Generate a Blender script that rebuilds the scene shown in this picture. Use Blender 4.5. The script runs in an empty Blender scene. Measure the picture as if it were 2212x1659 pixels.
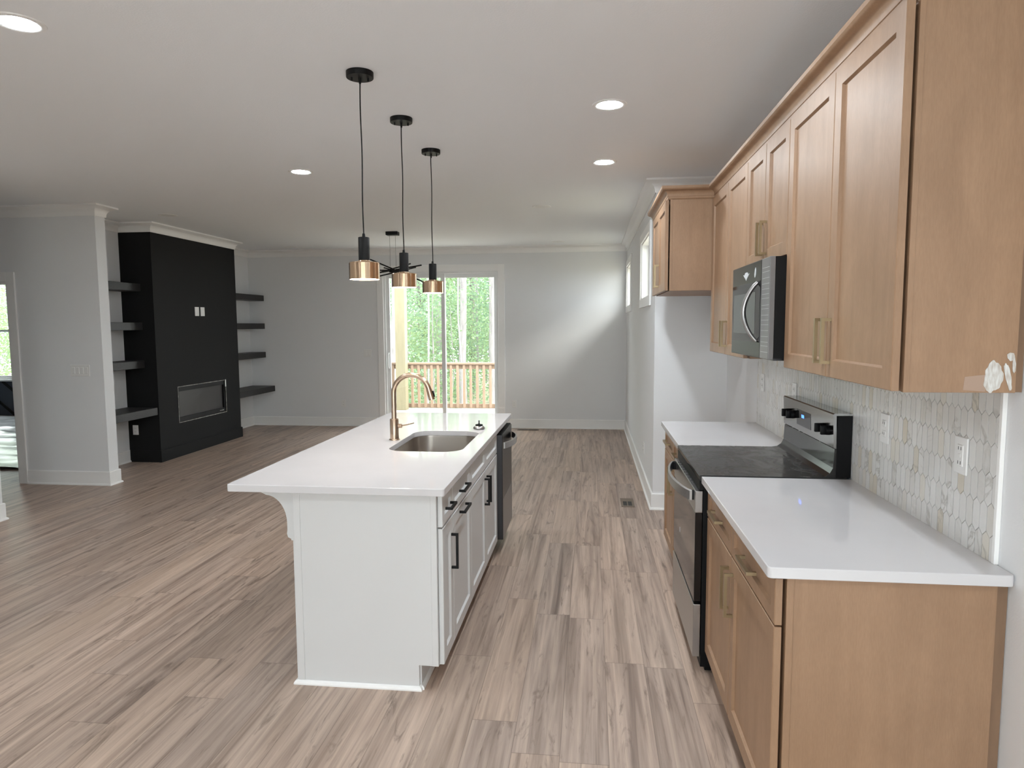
import bpy, bmesh, math, random
from mathutils import Vector, Matrix
random.seed(7)
C = bpy.context.scene.collection
PI = math.pi
scn = bpy.context.scene

# ------------------------------------------------------------------ camera, sky, sun, exposure
FPX, PITCH, YAW, ROLL, CAMH = 1455.37, 0.0876, 0.1158, -0.0054, 1.5903
cam_d = bpy.data.cameras.new('camera')
cam_d.sensor_fit = 'HORIZONTAL'
cam_d.sensor_width = 36.0
cam_d.lens = FPX * 36.0 / 2212.0
cam_d.clip_start = 0.05
cam_d.clip_end = 400
cam = bpy.data.objects.new('camera', cam_d)
C.objects.link(cam)
_fw = Vector((-math.sin(YAW) * math.cos(PITCH), math.cos(YAW) * math.cos(PITCH), -math.sin(PITCH)))
_rt = Vector((math.cos(YAW), math.sin(YAW), 0))
_up = _rt.cross(_fw)
_r2 = math.cos(ROLL) * _rt + math.sin(ROLL) * _up
_u2 = -math.sin(ROLL) * _rt + math.cos(ROLL) * _up
_m = Matrix((_r2, _u2, -_fw)).transposed().to_4x4()
_m.translation = (0, 0, CAMH)
cam.matrix_world = _m
scn.camera = cam

world = bpy.data.worlds.new('sky')
world.use_nodes = True
scn.world = world
_bg = world.node_tree.nodes['Background']
_bg.inputs['Color'].default_value = (0.93, 0.965, 1.0, 1)
_bg.inputs['Strength'].default_value = 6.5

sun_d = bpy.data.lights.new('sun', 'SUN')
sun_d.energy = 5.0
sun_d.angle = math.radians(30)
sun_d.color = (1.0, 0.96, 0.88)
sun = bpy.data.objects.new('sun', sun_d)
C.objects.link(sun)
sun.rotation_euler = Vector((-1.0, 0.55, -0.95)).to_track_quat('-Z', 'Y').to_euler()

scn.view_settings.view_transform = 'Standard'
scn.view_settings.look = 'None'
scn.view_settings.exposure = 0.46
scn.view_settings.gamma = 1.0
scn.view_settings.use_curve_mapping = False
scn.cycles.use_denoising = True
scn.cycles.max_bounces = 12
scn.cycles.diffuse_bounces = 8
scn.cycles.glossy_bounces = 4
scn.cycles.transparent_max_bounces = 12
scn.cycles.sample_clamp_indirect = 6.0
scn.cycles.caustics_reflective = False
scn.cycles.caustics_refractive = False

LED = 265.0          # radiance of a lit recessed light
BULB = 60.0          # radiance of a pendant's diffuser

# ------------------------------------------------------------------ materials
def _nt(name):
    m = bpy.data.materials.new(name)
    m.use_nodes = True
    nt = m.node_tree
    return m, nt, nt.nodes['Principled BSDF']

def mat(name, col, rough=0.5, metal=0.0, noise=0.0, nscale=8.0, bump=0.0, bscale=60.0, stretch=(1, 1, 1), spec=0.5, emit=0.0, coat=0.0, col2=None):
    m, nt, b = _nt(name)
    b.inputs['Roughness'].default_value = rough
    b.inputs['Metallic'].default_value = metal
    b.inputs['Specular IOR Level'].default_value = spec
    b.inputs['Coat Weight'].default_value = coat
    b.inputs['Base Color'].default_value = (*col, 1)
    if emit:
        b.inputs['Emission Color'].default_value = (*col, 1)
        b.inputs['Emission Strength'].default_value = emit
    tc = mp = None
    if noise or bump or col2:
        tc = nt.nodes.new('ShaderNodeNewGeometry')
        mp = nt.nodes.new('ShaderNodeMapping')
        mp.inputs['Scale'].default_value = stretch
        nt.links.new(tc.outputs['Position'], mp.inputs['Vector'])
    if noise or col2:
        n = nt.nodes.new('ShaderNodeTexNoise')
        n.inputs['Scale'].default_value = nscale
        n.inputs['Detail'].default_value = 5
        nt.links.new(mp.outputs[0], n.inputs['Vector'])
        r = nt.nodes.new('ShaderNodeValToRGB')
        c2 = col2 or tuple(c * (1 - noise) for c in col)
        c1 = col if col2 else tuple(min(1, c * (1 + noise)) for c in col)
        r.color_ramp.elements[0].position, r.color_ramp.elements[1].position = 0.3, 0.7
        r.color_ramp.elements[0].color = (*c2, 1)
        r.color_ramp.elements[1].color = (*c1, 1)
        nt.links.new(n.outputs['Fac'], r.inputs['Fac'])
        nt.links.new(r.outputs['Color'], b.inputs['Base Color'])
    if bump:
        n2 = nt.nodes.new('ShaderNodeTexNoise')
        n2.inputs['Scale'].default_value = bscale
        nt.links.new(mp.outputs[0], n2.inputs['Vector'])
        bp = nt.nodes.new('ShaderNodeBump')
        bp.inputs['Strength'].default_value = bump
        bp.inputs['Distance'].default_value = 0.01
        nt.links.new(n2.outputs['Fac'], bp.inputs['Height'])
        nt.links.new(bp.outputs[0], b.inputs['Normal'])
    return m

class NB:
    """small helper to wire math nodes"""
    def __init__(self, nt): self.nt = nt
    def new(self, t, **kw):
        n = self.nt.nodes.new(t)
        for k, v in kw.items(): setattr(n, k, v)
        return n
    def link(self, a, b): self.nt.links.new(a, b)
    def math(self, op, a, b=None, c=None):
        n = self.new('ShaderNodeMath', operation=op)
        for i, v in enumerate((a, b, c)):
            if v is None: continue
            if isinstance(v, (int, float)): n.inputs[i].default_value = v
            else: self.link(v, n.inputs[i])
        return n.outputs[0]
    def vec(self, x, y, z):
        n = self.new('ShaderNodeCombineXYZ')
        for i, v in enumerate((x, y, z)):
            if isinstance(v, (int, float)): n.inputs[i].default_value = v
            else: self.link(v, n.inputs[i])
        return n.outputs[0]
    def noise(self, v, scale=1.0, detail=4.0, rough=0.55, dist=0.0):
        n = self.new('ShaderNodeTexNoise')
        n.inputs['Scale'].default_value = scale
        n.inputs['Detail'].default_value = detail
        n.inputs['Roughness'].default_value = rough
        n.inputs['Distortion'].default_value = dist
        self.link(v, n.inputs['Vector'])
        return n.outputs['Fac']
    def white(self, v):
        n = self.new('ShaderNodeTexWhiteNoise', noise_dimensions='3D')
        self.link(v, n.inputs['Vector'])
        return n.outputs['Value']
    def ramp(self, f, stops, interp='LINEAR'):
        n = self.new('ShaderNodeValToRGB')
        n.color_ramp.interpolation = interp
        e = n.color_ramp.elements
        while len(e) < len(stops): e.new(0.5)
        for el, (p, c) in zip(e, stops):
            el.position = p
            el.color = (*c, 1) if len(c) == 3 else c
        self.link(f, n.inputs['Fac'])
        return n.outputs['Color']
    def mix(self, f, a, b, blend='MIX'):
        n = self.new('ShaderNodeMix', data_type='RGBA', blend_type=blend)
        for i, v in ((0, f), (6, a), (7, b)):
            if isinstance(v, (int, float)): n.inputs[i].default_value = v
            elif isinstance(v, tuple): n.inputs[i].default_value = (*v, 1)
            else: self.link(v, n.inputs[i])
        return n.outputs[2]

def floor_material():
    m, nt, b = _nt('oak_plank_floor')
    N = NB(nt)
    g = N.new('ShaderNodeNewGeometry')
    s = N.new('ShaderNodeSeparateXYZ')
    N.link(g.outputs['Position'], s.inputs[0])
    x, y = s.outputs[0], s.outputs[1]
    W, L = 0.181, 1.22
    xr = N.math('DIVIDE', N.math('ADD', x, 20.015), W)
    row = N.math('FLOOR', xr)
    off = N.white(N.vec(row, 3.3, 0.7))
    yr = N.math('ADD', N.math('DIVIDE', N.math('ADD', y, 20.0), L), off)
    col = N.math('FLOOR', yr)
    pid = N.white(N.vec(row, col, 1.9))
    pid2 = N.white(N.vec(col, row, 7.1))
    fx = N.math('FRACT', xr)
    fy = N.math('FRACT', yr)
    # streaky grain along the plank
    gv = N.vec(N.math('MULTIPLY', x, 20.0), N.math('ADD', N.math('MULTIPLY', y, 0.65), N.math('MULTIPLY', pid, 37.0)), N.math('MULTIPLY', pid2, 11.0))
    g1 = N.noise(gv, 1.0, 6, 0.6, 0.9)
    gv2 = N.vec(N.math('MULTIPLY', x, 70.0), N.math('ADD', N.math('MULTIPLY', y, 2.2), N.math('MULTIPLY', pid2, 23.0)), pid)
    g2 = N.noise(gv2, 1.0, 4, 0.6, 0.3)
    gv3 = N.vec(N.math('MULTIPLY', x, 13.0), N.math('ADD', N.math('MULTIPLY', y, 1.7), N.math('MULTIPLY', pid, 53.0)), N.math('MULTIPLY', pid2, 5.0))
    g3 = N.noise(gv3, 1.0, 7, 0.65, 2.2)
    base = N.ramp(g1, [(0.27, (0.185, 0.132, 0.106)), (0.40, (0.330, 0.248, 0.202)), (0.54, (0.450, 0.348, 0.286)), (0.72, (0.575, 0.452, 0.368))])
    tone = N.ramp(pid, [(0.0, (0.90, 0.91, 0.93)), (0.5, (0.99, 0.985, 0.98)), (1.0, (1.06, 1.04, 1.02))])
    c = N.mix(1.0, base, tone, 'MULTIPLY')
    fine = N.ramp(g2, [(0.3, (0.84, 0.83, 0.82)), (0.7, (1.08, 1.08, 1.08))])
    c = N.mix(1.0, c, fine, 'MULTIPLY')
    dark = N.ramp(g3, [(0.555, (0, 0, 0)), (0.68, (1, 1, 1))])
    c = N.mix(N.math('MULTIPLY', dark, 0.72), c, (0.145, 0.102, 0.080))
    red = N.ramp(pid2, [(0.80, (0, 0, 0)), (1.0, (1, 1, 1))])
    c = N.mix(N.math('MULTIPLY', red, 0.30), c, (0.50, 0.37, 0.27))
    sx = N.math('MINIMUM', fx, N.math('SUBTRACT', 1.0, fx))
    sy = N.math('MINIMUM', fy, N.math('SUBTRACT', 1.0, fy))
    seam = N.math('MAXIMUM', N.math('LESS_THAN', sx, 0.007), N.math('LESS_THAN', sy, 0.0013))
    c = N.mix(N.math('MULTIPLY', seam, 0.5), c, (0.07, 0.05, 0.04))
    N.link(c, b.inputs['Base Color'])
    r = N.math('ADD', N.math('MULTIPLY', g2, 0.14), 0.36)
    N.link(r, b.inputs['Roughness'])
    bp = N.new('ShaderNodeBump')
    bp.inputs['Strength'].default_value = 0.12
    bp.inputs['Distance'].default_value = 0.004
    N.link(N.math('SUBTRACT', g2, seam), bp.inputs['Height'])
    N.link(bp.outputs[0], b.inputs['Normal'])
    return m

def maple_material():
    m, nt, b = _nt('stained_maple')
    N = NB(nt)
    g = N.new('ShaderNodeNewGeometry')
    s = N.new('ShaderNodeSeparateXYZ')
    N.link(g.outputs['Position'], s.inputs[0])
    x, y, z = s.outputs
    v = N.vec(N.math('MULTIPLY', x, 16.0), N.math('MULTIPLY', y, 16.0), N.math('MULTIPLY', z, 1.3))
    a = N.noise(v, 1.0, 5, 0.6, 0.4)
    v2 = N.vec(N.math('MULTIPLY', x, 6.0), N.math('MULTIPLY', y, 6.0), N.math('MULTIPLY', z, 4.0))
    a2 = N.noise(v2, 1.0, 3, 0.6, 0.8)
    v3 = N.vec(N.math('MULTIPLY', x, 260.0), N.math('MULTIPLY', y, 260.0), N.math('MULTIPLY', z, 45.0))
    a3 = N.noise(v3, 1.0, 2, 0.5)
    c = N.ramp(a, [(0.25, (0.280, 0.168, 0.098)), (0.75, (0.352, 0.217, 0.131))])
    c = N.mix(1.0, c, N.ramp(a2, [(0.3, (0.92, 0.91, 0.90)), (0.7, (1.06, 1.06, 1.06))]), 'MULTIPLY')
    c = N.mix(1.0, c, N.ramp(a3, [(0.3, (0.95, 0.94, 0.93)), (0.7, (1.04, 1.04, 1.04))]), 'MULTIPLY')
    N.link(c, b.inputs['Base Color'])
    b.inputs['Roughness'].default_value = 0.46
    b.inputs['Coat Weight'].default_value = 0.06
    b.inputs['Coat Roughness'].default_value = 0.35
    return m

def marble_material():
    m, nt, b = _nt('marble_picket')
    N = NB(nt)
    g = N.new('ShaderNodeNewGeometry')
    rnd = g.outputs['Random Per Island']
    s = N.new('ShaderNodeSeparateXYZ')
    N.link(g.outputs['Position'], s.inputs[0])
    shift = N.math('MULTIPLY', rnd, 40.0)
    v = N.vec(shift, N.math('ADD', s.outputs[1], shift), s.outputs[2])
    vein = N.noise(v, 4.5, 5, 0.55, 1.2)
    c = N.ramp(rnd, [(0.0, (0.66, 0.655, 0.64)), (0.35, (0.71, 0.705, 0.69)), (0.78, (0.63, 0.62, 0.60)), (0.92, (0.66, 0.63, 0.57)), (1.0, (0.58, 0.53, 0.44))])
    veins = N.ramp(vein, [(0.465, (0, 0, 0)), (0.50, (1, 1, 1)), (0.535, (0, 0, 0))])
    amt = N.ramp(N.white(N.vec(shift, 2.0, 5.0)), [(0.55, (0.04, 0.04, 0.04)), (1.0, (0.65, 0.65, 0.65))])
    c = N.mix(N.math('MULTIPLY', veins, amt), c, (0.30, 0.28, 0.25))
    N.link(c, b.inputs['Base Color'])
    b.inputs['Roughness'].default_value = 0.3
    return m

def glass_material(name, tint=(1, 1, 1), refl=0.08):
    m = bpy.data.materials.new(name)
    m.use_nodes = True
    nt = m.node_tree
    nt.nodes.remove(nt.nodes['Principled BSDF'])
    out = nt.nodes['Material Output']
    t = nt.nodes.new('ShaderNodeBsdfTransparent')
    t.inputs[0].default_value = (*tint, 1)
    g = nt.nodes.new('ShaderNodeBsdfGlossy')
    g.inputs['Roughness'].default_value = 0.02
    mx = nt.nodes.new('ShaderNodeMixShader')
    mx.inputs[0].default_value = refl
    nt.links.new(t.outputs[0], mx.inputs[1])
    nt.links.new(g.outputs[0], mx.inputs[2])
    nt.links.new(mx.outputs[0], out.inputs[0])
    return m

def leaf_material(name, c1, c2):
    m, nt, b = _nt(name)
    N = NB(nt)
    g = N.new('ShaderNodeNewGeometry')
    N.link(N.ramp(g.outputs['Random Per Island'], [(0.0, c1), (1.0, c2)]), b.inputs['Base Color'])
    b.inputs['Roughness'].default_value = 0.6
    tr = N.new('ShaderNodeBsdfTranslucent')
    tr.inputs[0].default_value = (*c2, 1)
    mx = N.new('ShaderNodeMixShader')
    mx.inputs[0].default_value = 0.45
    N.link(b.outputs[0], mx.inputs[1])
    N.link(tr.outputs[0], mx.inputs[2])
    N.link(mx.outputs[0], nt.nodes['Material Output'].inputs[0])
    return m

def brushed(name, col, rough, axis='Z'):
    m, nt, b = _nt(name)
    N = NB(nt)
    b.inputs['Base Color'].default_value = (*col, 1)
    b.inputs['Metallic'].default_value = 1.0
    b.inputs['Roughness'].default_value = rough
    b.inputs['Anisotropic'].default_value = 0.92
    b.inputs['Anisotropic Rotation'].default_value = 0.25
    t = N.new('ShaderNodeTangent', direction_type='RADIAL', axis=axis)
    N.link(t.outputs[0], b.inputs['Tangent'])
    # faint flutes left by spinning and polishing the drum
    tc = N.new('ShaderNodeNewGeometry')
    s = N.new('ShaderNodeSeparateXYZ')
    N.link(tc.outputs['Normal'], s.inputs[0])
    f = N.noise(N.vec(s.outputs[0], s.outputs[1], 0.3), 5.0, 3, 0.6)
    bp = N.new('ShaderNodeBump')
    bp.inputs['Strength'].default_value = 1.0
    bp.inputs['Distance'].default_value = 0.006
    N.link(f, bp.inputs['Height'])
    N.link(bp.outputs[0], b.inputs['Normal'])
    return m

def cooktop_material():
    m, nt, b = _nt('dusty_black_glass')
    N = NB(nt)
    g = N.new('ShaderNodeNewGeometry')
    a = N.noise(g.outputs['Position'], 5.0, 6, 0.65, 2.5)
    f = N.ramp(a, [(0.42, (0, 0, 0)), (0.70, (1, 1, 1))])
    sn = N.new('ShaderNodeSeparateXYZ')
    N.link(g.outputs['Normal'], sn.inputs[0])
    f = N.math('MULTIPLY', f, N.math('GREATER_THAN', sn.outputs[2], 0.95))
    N.link(N.mix(N.math('MULTIPLY', f, 0.45), (0.010, 0.010, 0.010), (0.13, 0.125, 0.12)), b.inputs['Base Color'])
    N.link(N.math('ADD', N.math('MULTIPLY', f, 0.30), 0.12), b.inputs['Roughness'])
    return m

M = {}
M['wall'] = mat('wall_paint', (0.745, 0.755, 0.765), 0.75, bump=0.04, bscale=180)
M['ceiling'] = mat('ceiling_paint', (0.825, 0.84, 0.855), 0.85, bump=0.08, bscale=120)
M['trim'] = mat('white_trim_paint', (0.84, 0.84, 0.83), 0.4)
M['black_wall'] = mat('charcoal_wall_paint', (0.0095, 0.0095, 0.0097), 0.7, spec=0.2, bump=0.05, bscale=140)
M['shelf'] = mat('black_stained_shelf', (0.020, 0.019, 0.019), 0.5, noise=0.2, nscale=6, stretch=(1, 5, 10))
M['navy'] = mat('navy_wall_paint', (0.030, 0.038, 0.055), 0.55)
M['floor'] = floor_material()
M['maple'] = maple_material()
M['maple_dark'] = mat('maple_filler', (0.21, 0.128, 0.078), 0.5, noise=0.12, nscale=5, stretch=(6, 6, 1))
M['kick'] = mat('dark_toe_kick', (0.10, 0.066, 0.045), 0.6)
M['white_cab'] = mat('white_cabinet_paint', (0.64, 0.645, 0.645), 0.38)
M['quartz'] = mat('white_quartz', (0.62, 0.61, 0.62), 0.06, noise=0.03, nscale=2.5, spec=0.5)
M['marble'] = marble_material()
M['grout'] = mat('grey_grout', (0.28, 0.27, 0.26), 0.85)
M['brass'] = mat('brushed_brass', (0.37, 0.295, 0.185), 0.34, 1.0)
M['copper'] = brushed('brushed_copper', (0.62, 0.445, 0.30), 0.20)
M['faucet'] = mat('champagne_bronze', (0.56, 0.42, 0.31), 0.26, 1.0)
M['black_metal'] = mat('matte_black_metal', (0.004, 0.004, 0.0045), 0.5, spec=0.25)
M['steel'] = mat('stainless_steel', (0.42, 0.41, 0.405), 0.30, 1.0)
M['console_steel'] = mat('polished_steel', (0.27, 0.265, 0.26), 0.14, 1.0)
M['steel_dark'] = mat('dark_stainless', (0.065, 0.065, 0.07), 0.32, 1.0)
M['sink_steel'] = mat('sink_steel', (0.50, 0.46, 0.42), 0.26, 1.0)
M['black_glass'] = mat('black_glass', (0.006, 0.006, 0.007), 0.06)
M['cooktop'] = cooktop_material()
M['black_plastic'] = mat('black_plastic', (0.004, 0.004, 0.0045), 0.5, spec=0.18)
M['plate'] = mat('white_plastic', (0.76, 0.76, 0.75), 0.35)
M['slot'] = mat('dark_slot', (0.03, 0.03, 0.03), 0.6)
M['led'] = mat('lit_led', (0.885, 0.955, 1.0), 0.5, emit=LED)
M['led_off'] = mat('unlit_diffuser', (0.78, 0.78, 0.77), 0.4)
M['bulb'] = mat('lit_pendant_diffuser', (1.0, 0.90, 0.80), 0.5, emit=BULB)
M['display'] = mat('blue_digits', (0.05, 0.16, 1.0), 0.5, emit=6.0)
M['pane'] = glass_material('window_pane', (0.96, 0.98, 0.97), 0.06)
M['vinyl'] = mat('white_vinyl', (0.78, 0.79, 0.79), 0.35)
M['deck_wood'] = mat('treated_pine', (0.27, 0.185, 0.13), 0.75, noise=0.12, nscale=4, stretch=(3, 3, 1))
M['post_wood'] = mat('yellow_pine', (0.235, 0.205, 0.130), 0.75, noise=0.10, nscale=3, stretch=(6, 6, 1))
M['deck'] = mat('pale_deck_boards', (0.42, 0.40, 0.36), 0.8, noise=0.1, nscale=3)
M['bark'] = mat('pale_bark', (0.22, 0.205, 0.205), 0.9, noise=0.25, nscale=5, stretch=(3, 3, 0.6))
M['bark_dark'] = mat('grey_bark', (0.16, 0.145, 0.14), 0.9, noise=0.25, nscale=5, stretch=(3, 3, 0.6))
M['leaf_a'] = leaf_material('spring_leaf', (0.11, 0.19, 0.10), (0.26, 0.37, 0.20))
M['leaf_b'] = leaf_material('cool_leaf', (0.085, 0.160, 0.10), (0.22, 0.33, 0.21))
M['leaf_c'] = leaf_material('yellow_leaf', (0.16, 0.25, 0.11), (0.32, 0.42, 0.20))
M['soil'] = mat('leaf_litter', (0.30, 0.27, 0.19), 0.95, noise=0.35, nscale=1.5)
M['film'] = mat('plastic_sheet', (0.66, 0.69, 0.70), 0.22, noise=0.3, nscale=2.0, bump=0.0)
M['filler'] = mat('white_filler', (0.72, 0.73, 0.71), 0.6, col2=(0.44, 0.39, 0.34), nscale=70, stretch=(2.2, 2.2, 0.5))
M['smear'] = mat('pale_smear', (0.38, 0.265, 0.20), 0.55)
M['sticker'] = mat('silver_sticker', (0.62, 0.64, 0.66), 0.35)
M['tape'] = mat('creased_film', (0.16, 0.155, 0.155), 0.30)
M['screen'] = mat('microwave_screen', (0.075, 0.075, 0.078), 0.35)
M['firebox'] = mat('firebox_screen', (0.035, 0.032, 0.032), 0.35)
M['raw_edge'] = mat('bare_drywall_edge', (0.30, 0.29, 0.27), 0.9, noise=0.5, nscale=25)
M['brown_metal'] = mat('bronze_register', (0.20, 0.155, 0.12), 0.5, 0.3)

# ------------------------------------------------------------------ mesh helpers
def new(): return bmesh.new()

def box(bm, x0, x1, y0, y1, z0, z1, bev=0.0, seg=1):
    vs = [bm.verts.new((x, y, z)) for x in (x0, x1) for y in (y0, y1) for z in (z0, z1)]
    fs = [(0, 1, 3, 2), (4, 6, 7, 5), (0, 4, 5, 1), (2, 3, 7, 6), (0, 2, 6, 4), (1, 5, 7, 3)]
    faces = [bm.faces.new([vs[i] for i in f]) for f in fs]
    if bev:
        es = list({e for f in faces for e in f.edges})
        bmesh.ops.bevel(bm, geom=es, offset=bev, segments=seg, profile=0.5, affect='EDGES')
    return vs

def cyl(bm, p0, p1, r0, r1=None, n=24, cap=True):
    r1 = r0 if r1 is None else r1
    p0, p1 = Vector(p0), Vector(p1)
    d = (p1 - p0).normalized()
    a = Vector((0, 0, 1)) if abs(d.z) < 0.9 else Vector((1, 0, 0))
    u = d.cross(a).normalized()
    v = d.cross(u)
    R = []
    for p, r in ((p0, r0), (p1, r1)):
        R.append([bm.verts.new(p + r * (math.cos(t) * u + math.sin(t) * v)) for t in [2 * PI * i / n for i in range(n)]])
    for i in range(n):
        bm.faces.new((R[0][i], R[0][(i + 1) % n], R[1][(i + 1) % n], R[1][i]))
    if cap:
        bm.faces.new(R[0][::-1])
        bm.faces.new(R[1])

def tube(bm, pts, rad, n=12, cap=True):
    pts = [Vector(p) for p in pts]
    rs = rad if isinstance(rad, (list, tuple)) else [rad] * len(pts)
    rings = []
    u = None
    for i, p in enumerate(pts):
        d = (pts[min(i + 1, len(pts) - 1)] - pts[max(i - 1, 0)]).normalized()
        if u is None:
            a = Vector((0, 0, 1)) if abs(d.z) < 0.9 else Vector((0, 1, 0))
            u = d.cross(a).normalized()
        else:
            u = (u - d * u.dot(d)).normalized()
        v = d.cross(u)
        rings.append([bm.verts.new(p + rs[i] * (math.cos(t) * u + math.sin(t) * v)) for t in [2 * PI * k / n for k in range(n)]])
    for a, b in zip(rings, rings[1:]):
        for k in range(n):
            bm.faces.new((a[k], a[(k + 1) % n], b[(k + 1) % n], b[k]))
    if cap:
        bm.faces.new(rings[0][::-1])
        bm.faces.new(rings[-1])

def lathe(bm, prof, c=(0, 0, 0), n=40, close=False):
    """prof: (radius, z) from one end to the other, around the z axis through c"""
    rings = []
    for r, z in prof:
        if r < 1e-6:
            rings.append([bm.verts.new((c[0], c[1], c[2] + z))])
        else:
            rings.append([bm.verts.new((c[0] + r * math.cos(2 * PI * k / n), c[1] + r * math.sin(2 * PI * k / n), c[2] + z)) for k in range(n)])
    for a, b in zip(rings, rings[1:]):
        for k in range(n):
            q = []
            for vtx in (a[k % len(a)], a[(k + 1) % len(a)], b[(k + 1) % len(b)], b[k % len(b)]):
                if vtx not in q: q.append(vtx)
            if len(q) > 2: bm.faces.new(q)

def prism(bm, poly, axis, a, b):
    """poly: 2D points in the two other axes (xyz order), extruded along axis from a to b"""
    def P(p, t):
        q = list(p)
        q.insert('xyz'.index(axis), t)
        return q
    A = [bm.verts.new(P(p, a)) for p in poly]
    B = [bm.verts.new(P(p, b)) for p in poly]
    n = len(poly)
    for i in range(n):
        bm.faces.new((A[i], A[(i + 1) % n], B[(i + 1) % n], B[i]))
    bm.faces.new(A[::-1])
    bm.faces.new(B)

def sweep(bm, path, prof, closed=False):
    """path: 2D points with the room on the left of travel; prof: (distance into the room, z)"""
    n = len(path)
    P = [Vector(p) for p in path]
    rings = []
    for i in range(n):
        d0 = (P[i] - P[i - 1]).normalized() if (i or closed) else (P[1] - P[0]).normalized()
        d1 = (P[(i + 1) % n] - P[i]).normalized() if (i < n - 1 or closed) else d0
        n0, n1 = Vector((-d0.y, d0.x)), Vector((-d1.y, d1.x))
        b = (n0 + n1)
        b = b / b.dot(n0) if b.length > 1e-6 else n0
        rings.append([bm.verts.new((P[i].x + b.x * o, P[i].y + b.y * o, z)) for o, z in prof])
    k = len(prof)
    last = n if closed else n - 1
    for i in range(last):
        A, B = rings[i], rings[(i + 1) % n]
        for j in range(k):
            bm.faces.new((A[j], A[(j + 1) % k], B[(j + 1) % k], B[j]))
    if not closed:
        bm.faces.new(rings[0][::-1])
        bm.faces.new(rings[-1])

def finish(bm, smooth=None):
    bmesh.ops.remove_doubles(bm, verts=bm.verts, dist=1e-6)
    bmesh.ops.recalc_face_normals(bm, faces=bm.faces)
    if smooth:
        for f in bm.faces: f.smooth = True
        for e in bm.edges:
            if len(e.link_faces) == 2:
                e.smooth = e.calc_face_angle(0) < math.radians(smooth)

def obj(name, bm, material, parent=None, off=(0, 0, 0), smooth=None):
    finish(bm, smooth)
    if any(off): bmesh.ops.translate(bm, verts=bm.verts, vec=(-off[0], -off[1], -off[2]))
    me = bpy.data.meshes.new(name)
    bm.to_mesh(me)
    bm.free()
    me.materials.append(material)
    o = bpy.data.objects.new(name, me)
    C.objects.link(o)
    if parent is not None: o.parent = parent
    return o

def struct(name, bm, material, smooth=None, kind='structure'):
    o = obj(name, bm, material, smooth=smooth)
    o['kind'] = kind
    return o

class Thing:
    """an Empty at the thing's base; parts are built in world coordinates and moved into its frame"""
    def __init__(self, name, label, cat, loc=(0, 0, 0), group=None, rotz=0.0, local=False, kind=None):
        e = bpy.data.objects.new(name, None)
        e.empty_display_size = 0.1
        C.objects.link(e)
        e.location = loc
        e.rotation_euler = (0, 0, rotz)
        if kind: e['kind'] = kind
        if label:
            e['label'] = label
            e['category'] = cat
        if group: e['group'] = group
        self.e, self.off = e, ((0, 0, 0) if local else loc)
    def part(self, name, bm, material, under=None, label=None, smooth=None):
        o = obj(name, bm, material, under or self.e, self.off, smooth)
        if label: o['label'] = label
        return o

def solo(name, bm, material, label, cat, loc, group=None, smooth=None):
    o = obj(name, bm, material, None, loc, smooth)
    o.location = loc
    o['label'] = label
    o['category'] = cat
    if group: o['group'] = group
    return o

def copy_thing(e, loc, label=None):
    r = e.copy()
    C.objects.link(r)
    r.location = loc
    if label: r['label'] = label
    for ch in list(e.children):
        c = ch.copy()
        C.objects.link(c)
        c.parent = r
        for g in list(ch.children):
            d = g.copy()
            C.objects.link(d)
            d.parent = c
    return r

# ------------------------------------------------------------------ the setting
HC = 2.776
KW = 1.137            # kitchen wall
RW, STUB = 0.538, 5.79
BACK = 10.26
ALC, BRX, BR0, BR1 = -5.406, -5.01, 7.30, 9.14
WX, WY0, WY1 = -4.80, 6.165, 6.30
NX, NY = -4.83, 4.95
HALL = -7.3
FRONT = -1.8
BEDY, BEDX = 11.0, -12.6

bm = new()
box(bm, BEDX - .1, ALC - .14, FRONT - .14, BEDY + .12, -.12, 0)
box(bm, ALC - .14, KW + .14, FRONT - .14, BACK + .14, -.12, 0)
struct('floor', bm, M['floor'])
bm = new()
box(bm, BEDX - .1, ALC - .14, FRONT - .14, BEDY + .12, HC, HC + .25)
box(bm, ALC - .14, KW + .14, FRONT - .14, BACK + .14, HC, HC + .25)
struct('ceiling', bm, M['ceiling'])

DX0, DX1, DZ = -3.20, -1.40, 2.41
bm = new()
box(bm, ALC - .14, DX0, BACK, BACK + .14, 0, HC)
box(bm, DX1, RW + .14, BACK, BACK + .14, 0, HC)
box(bm, DX0, DX1, BACK, BACK + .14, DZ, HC)
struct('wall_back', bm, M['wall'])
TW = [(6.26, 7.31), (9.13, 10.13)]
TZ0, TZ1 = 1.845, 2.425
bm = new()
ys = [STUB, TW[0][0], TW[0][1], TW[1][0], TW[1][1], BACK]
for i in range(5):
    if i % 2 == 0:
        box(bm, RW, RW + .14, ys[i], ys[i + 1], 0, HC)
    else:
        box(bm, RW, RW + .14, ys[i], ys[i + 1], 0, TZ0)
        box(bm, RW, RW + .14, ys[i], ys[i + 1], TZ1, HC)
struct('wall_right', bm, M['wall'])
bm = new()
box(bm, RW + .14, KW + .14, STUB, STUB + .14, 0, HC)
struct('wall_fridge_recess', bm, M['wall'])
bm = new()
box(bm, KW, KW + .14, FRONT, STUB, 0, HC)
struct('wall_kitchen', bm, M['wall'])
bm = new()
FWX0, FWX1, FWZ0, FWZ1 = -1.7, .95, .06, 1.95
box(bm, HALL - .14, FWX0, FRONT - .14, FRONT, 0, HC)
box(bm, FWX1, KW + .14, FRONT - .14, FRONT, 0, HC)
box(bm, FWX0, FWX1, FRONT - .14, FRONT, 0, FWZ0)
box(bm, FWX0, FWX1, FRONT - .14, FRONT, FWZ1, HC)
struct('wall_front', bm, M['wall'])
bm = new(); box(bm, HALL, KW + .14, FRONT - 2.0, FRONT - .14, HC, HC + .2); struct('added_sun_blocker', bm, M['trim'])  # unseen slab added to keep direct sun out of the front window
bm = new()
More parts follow.
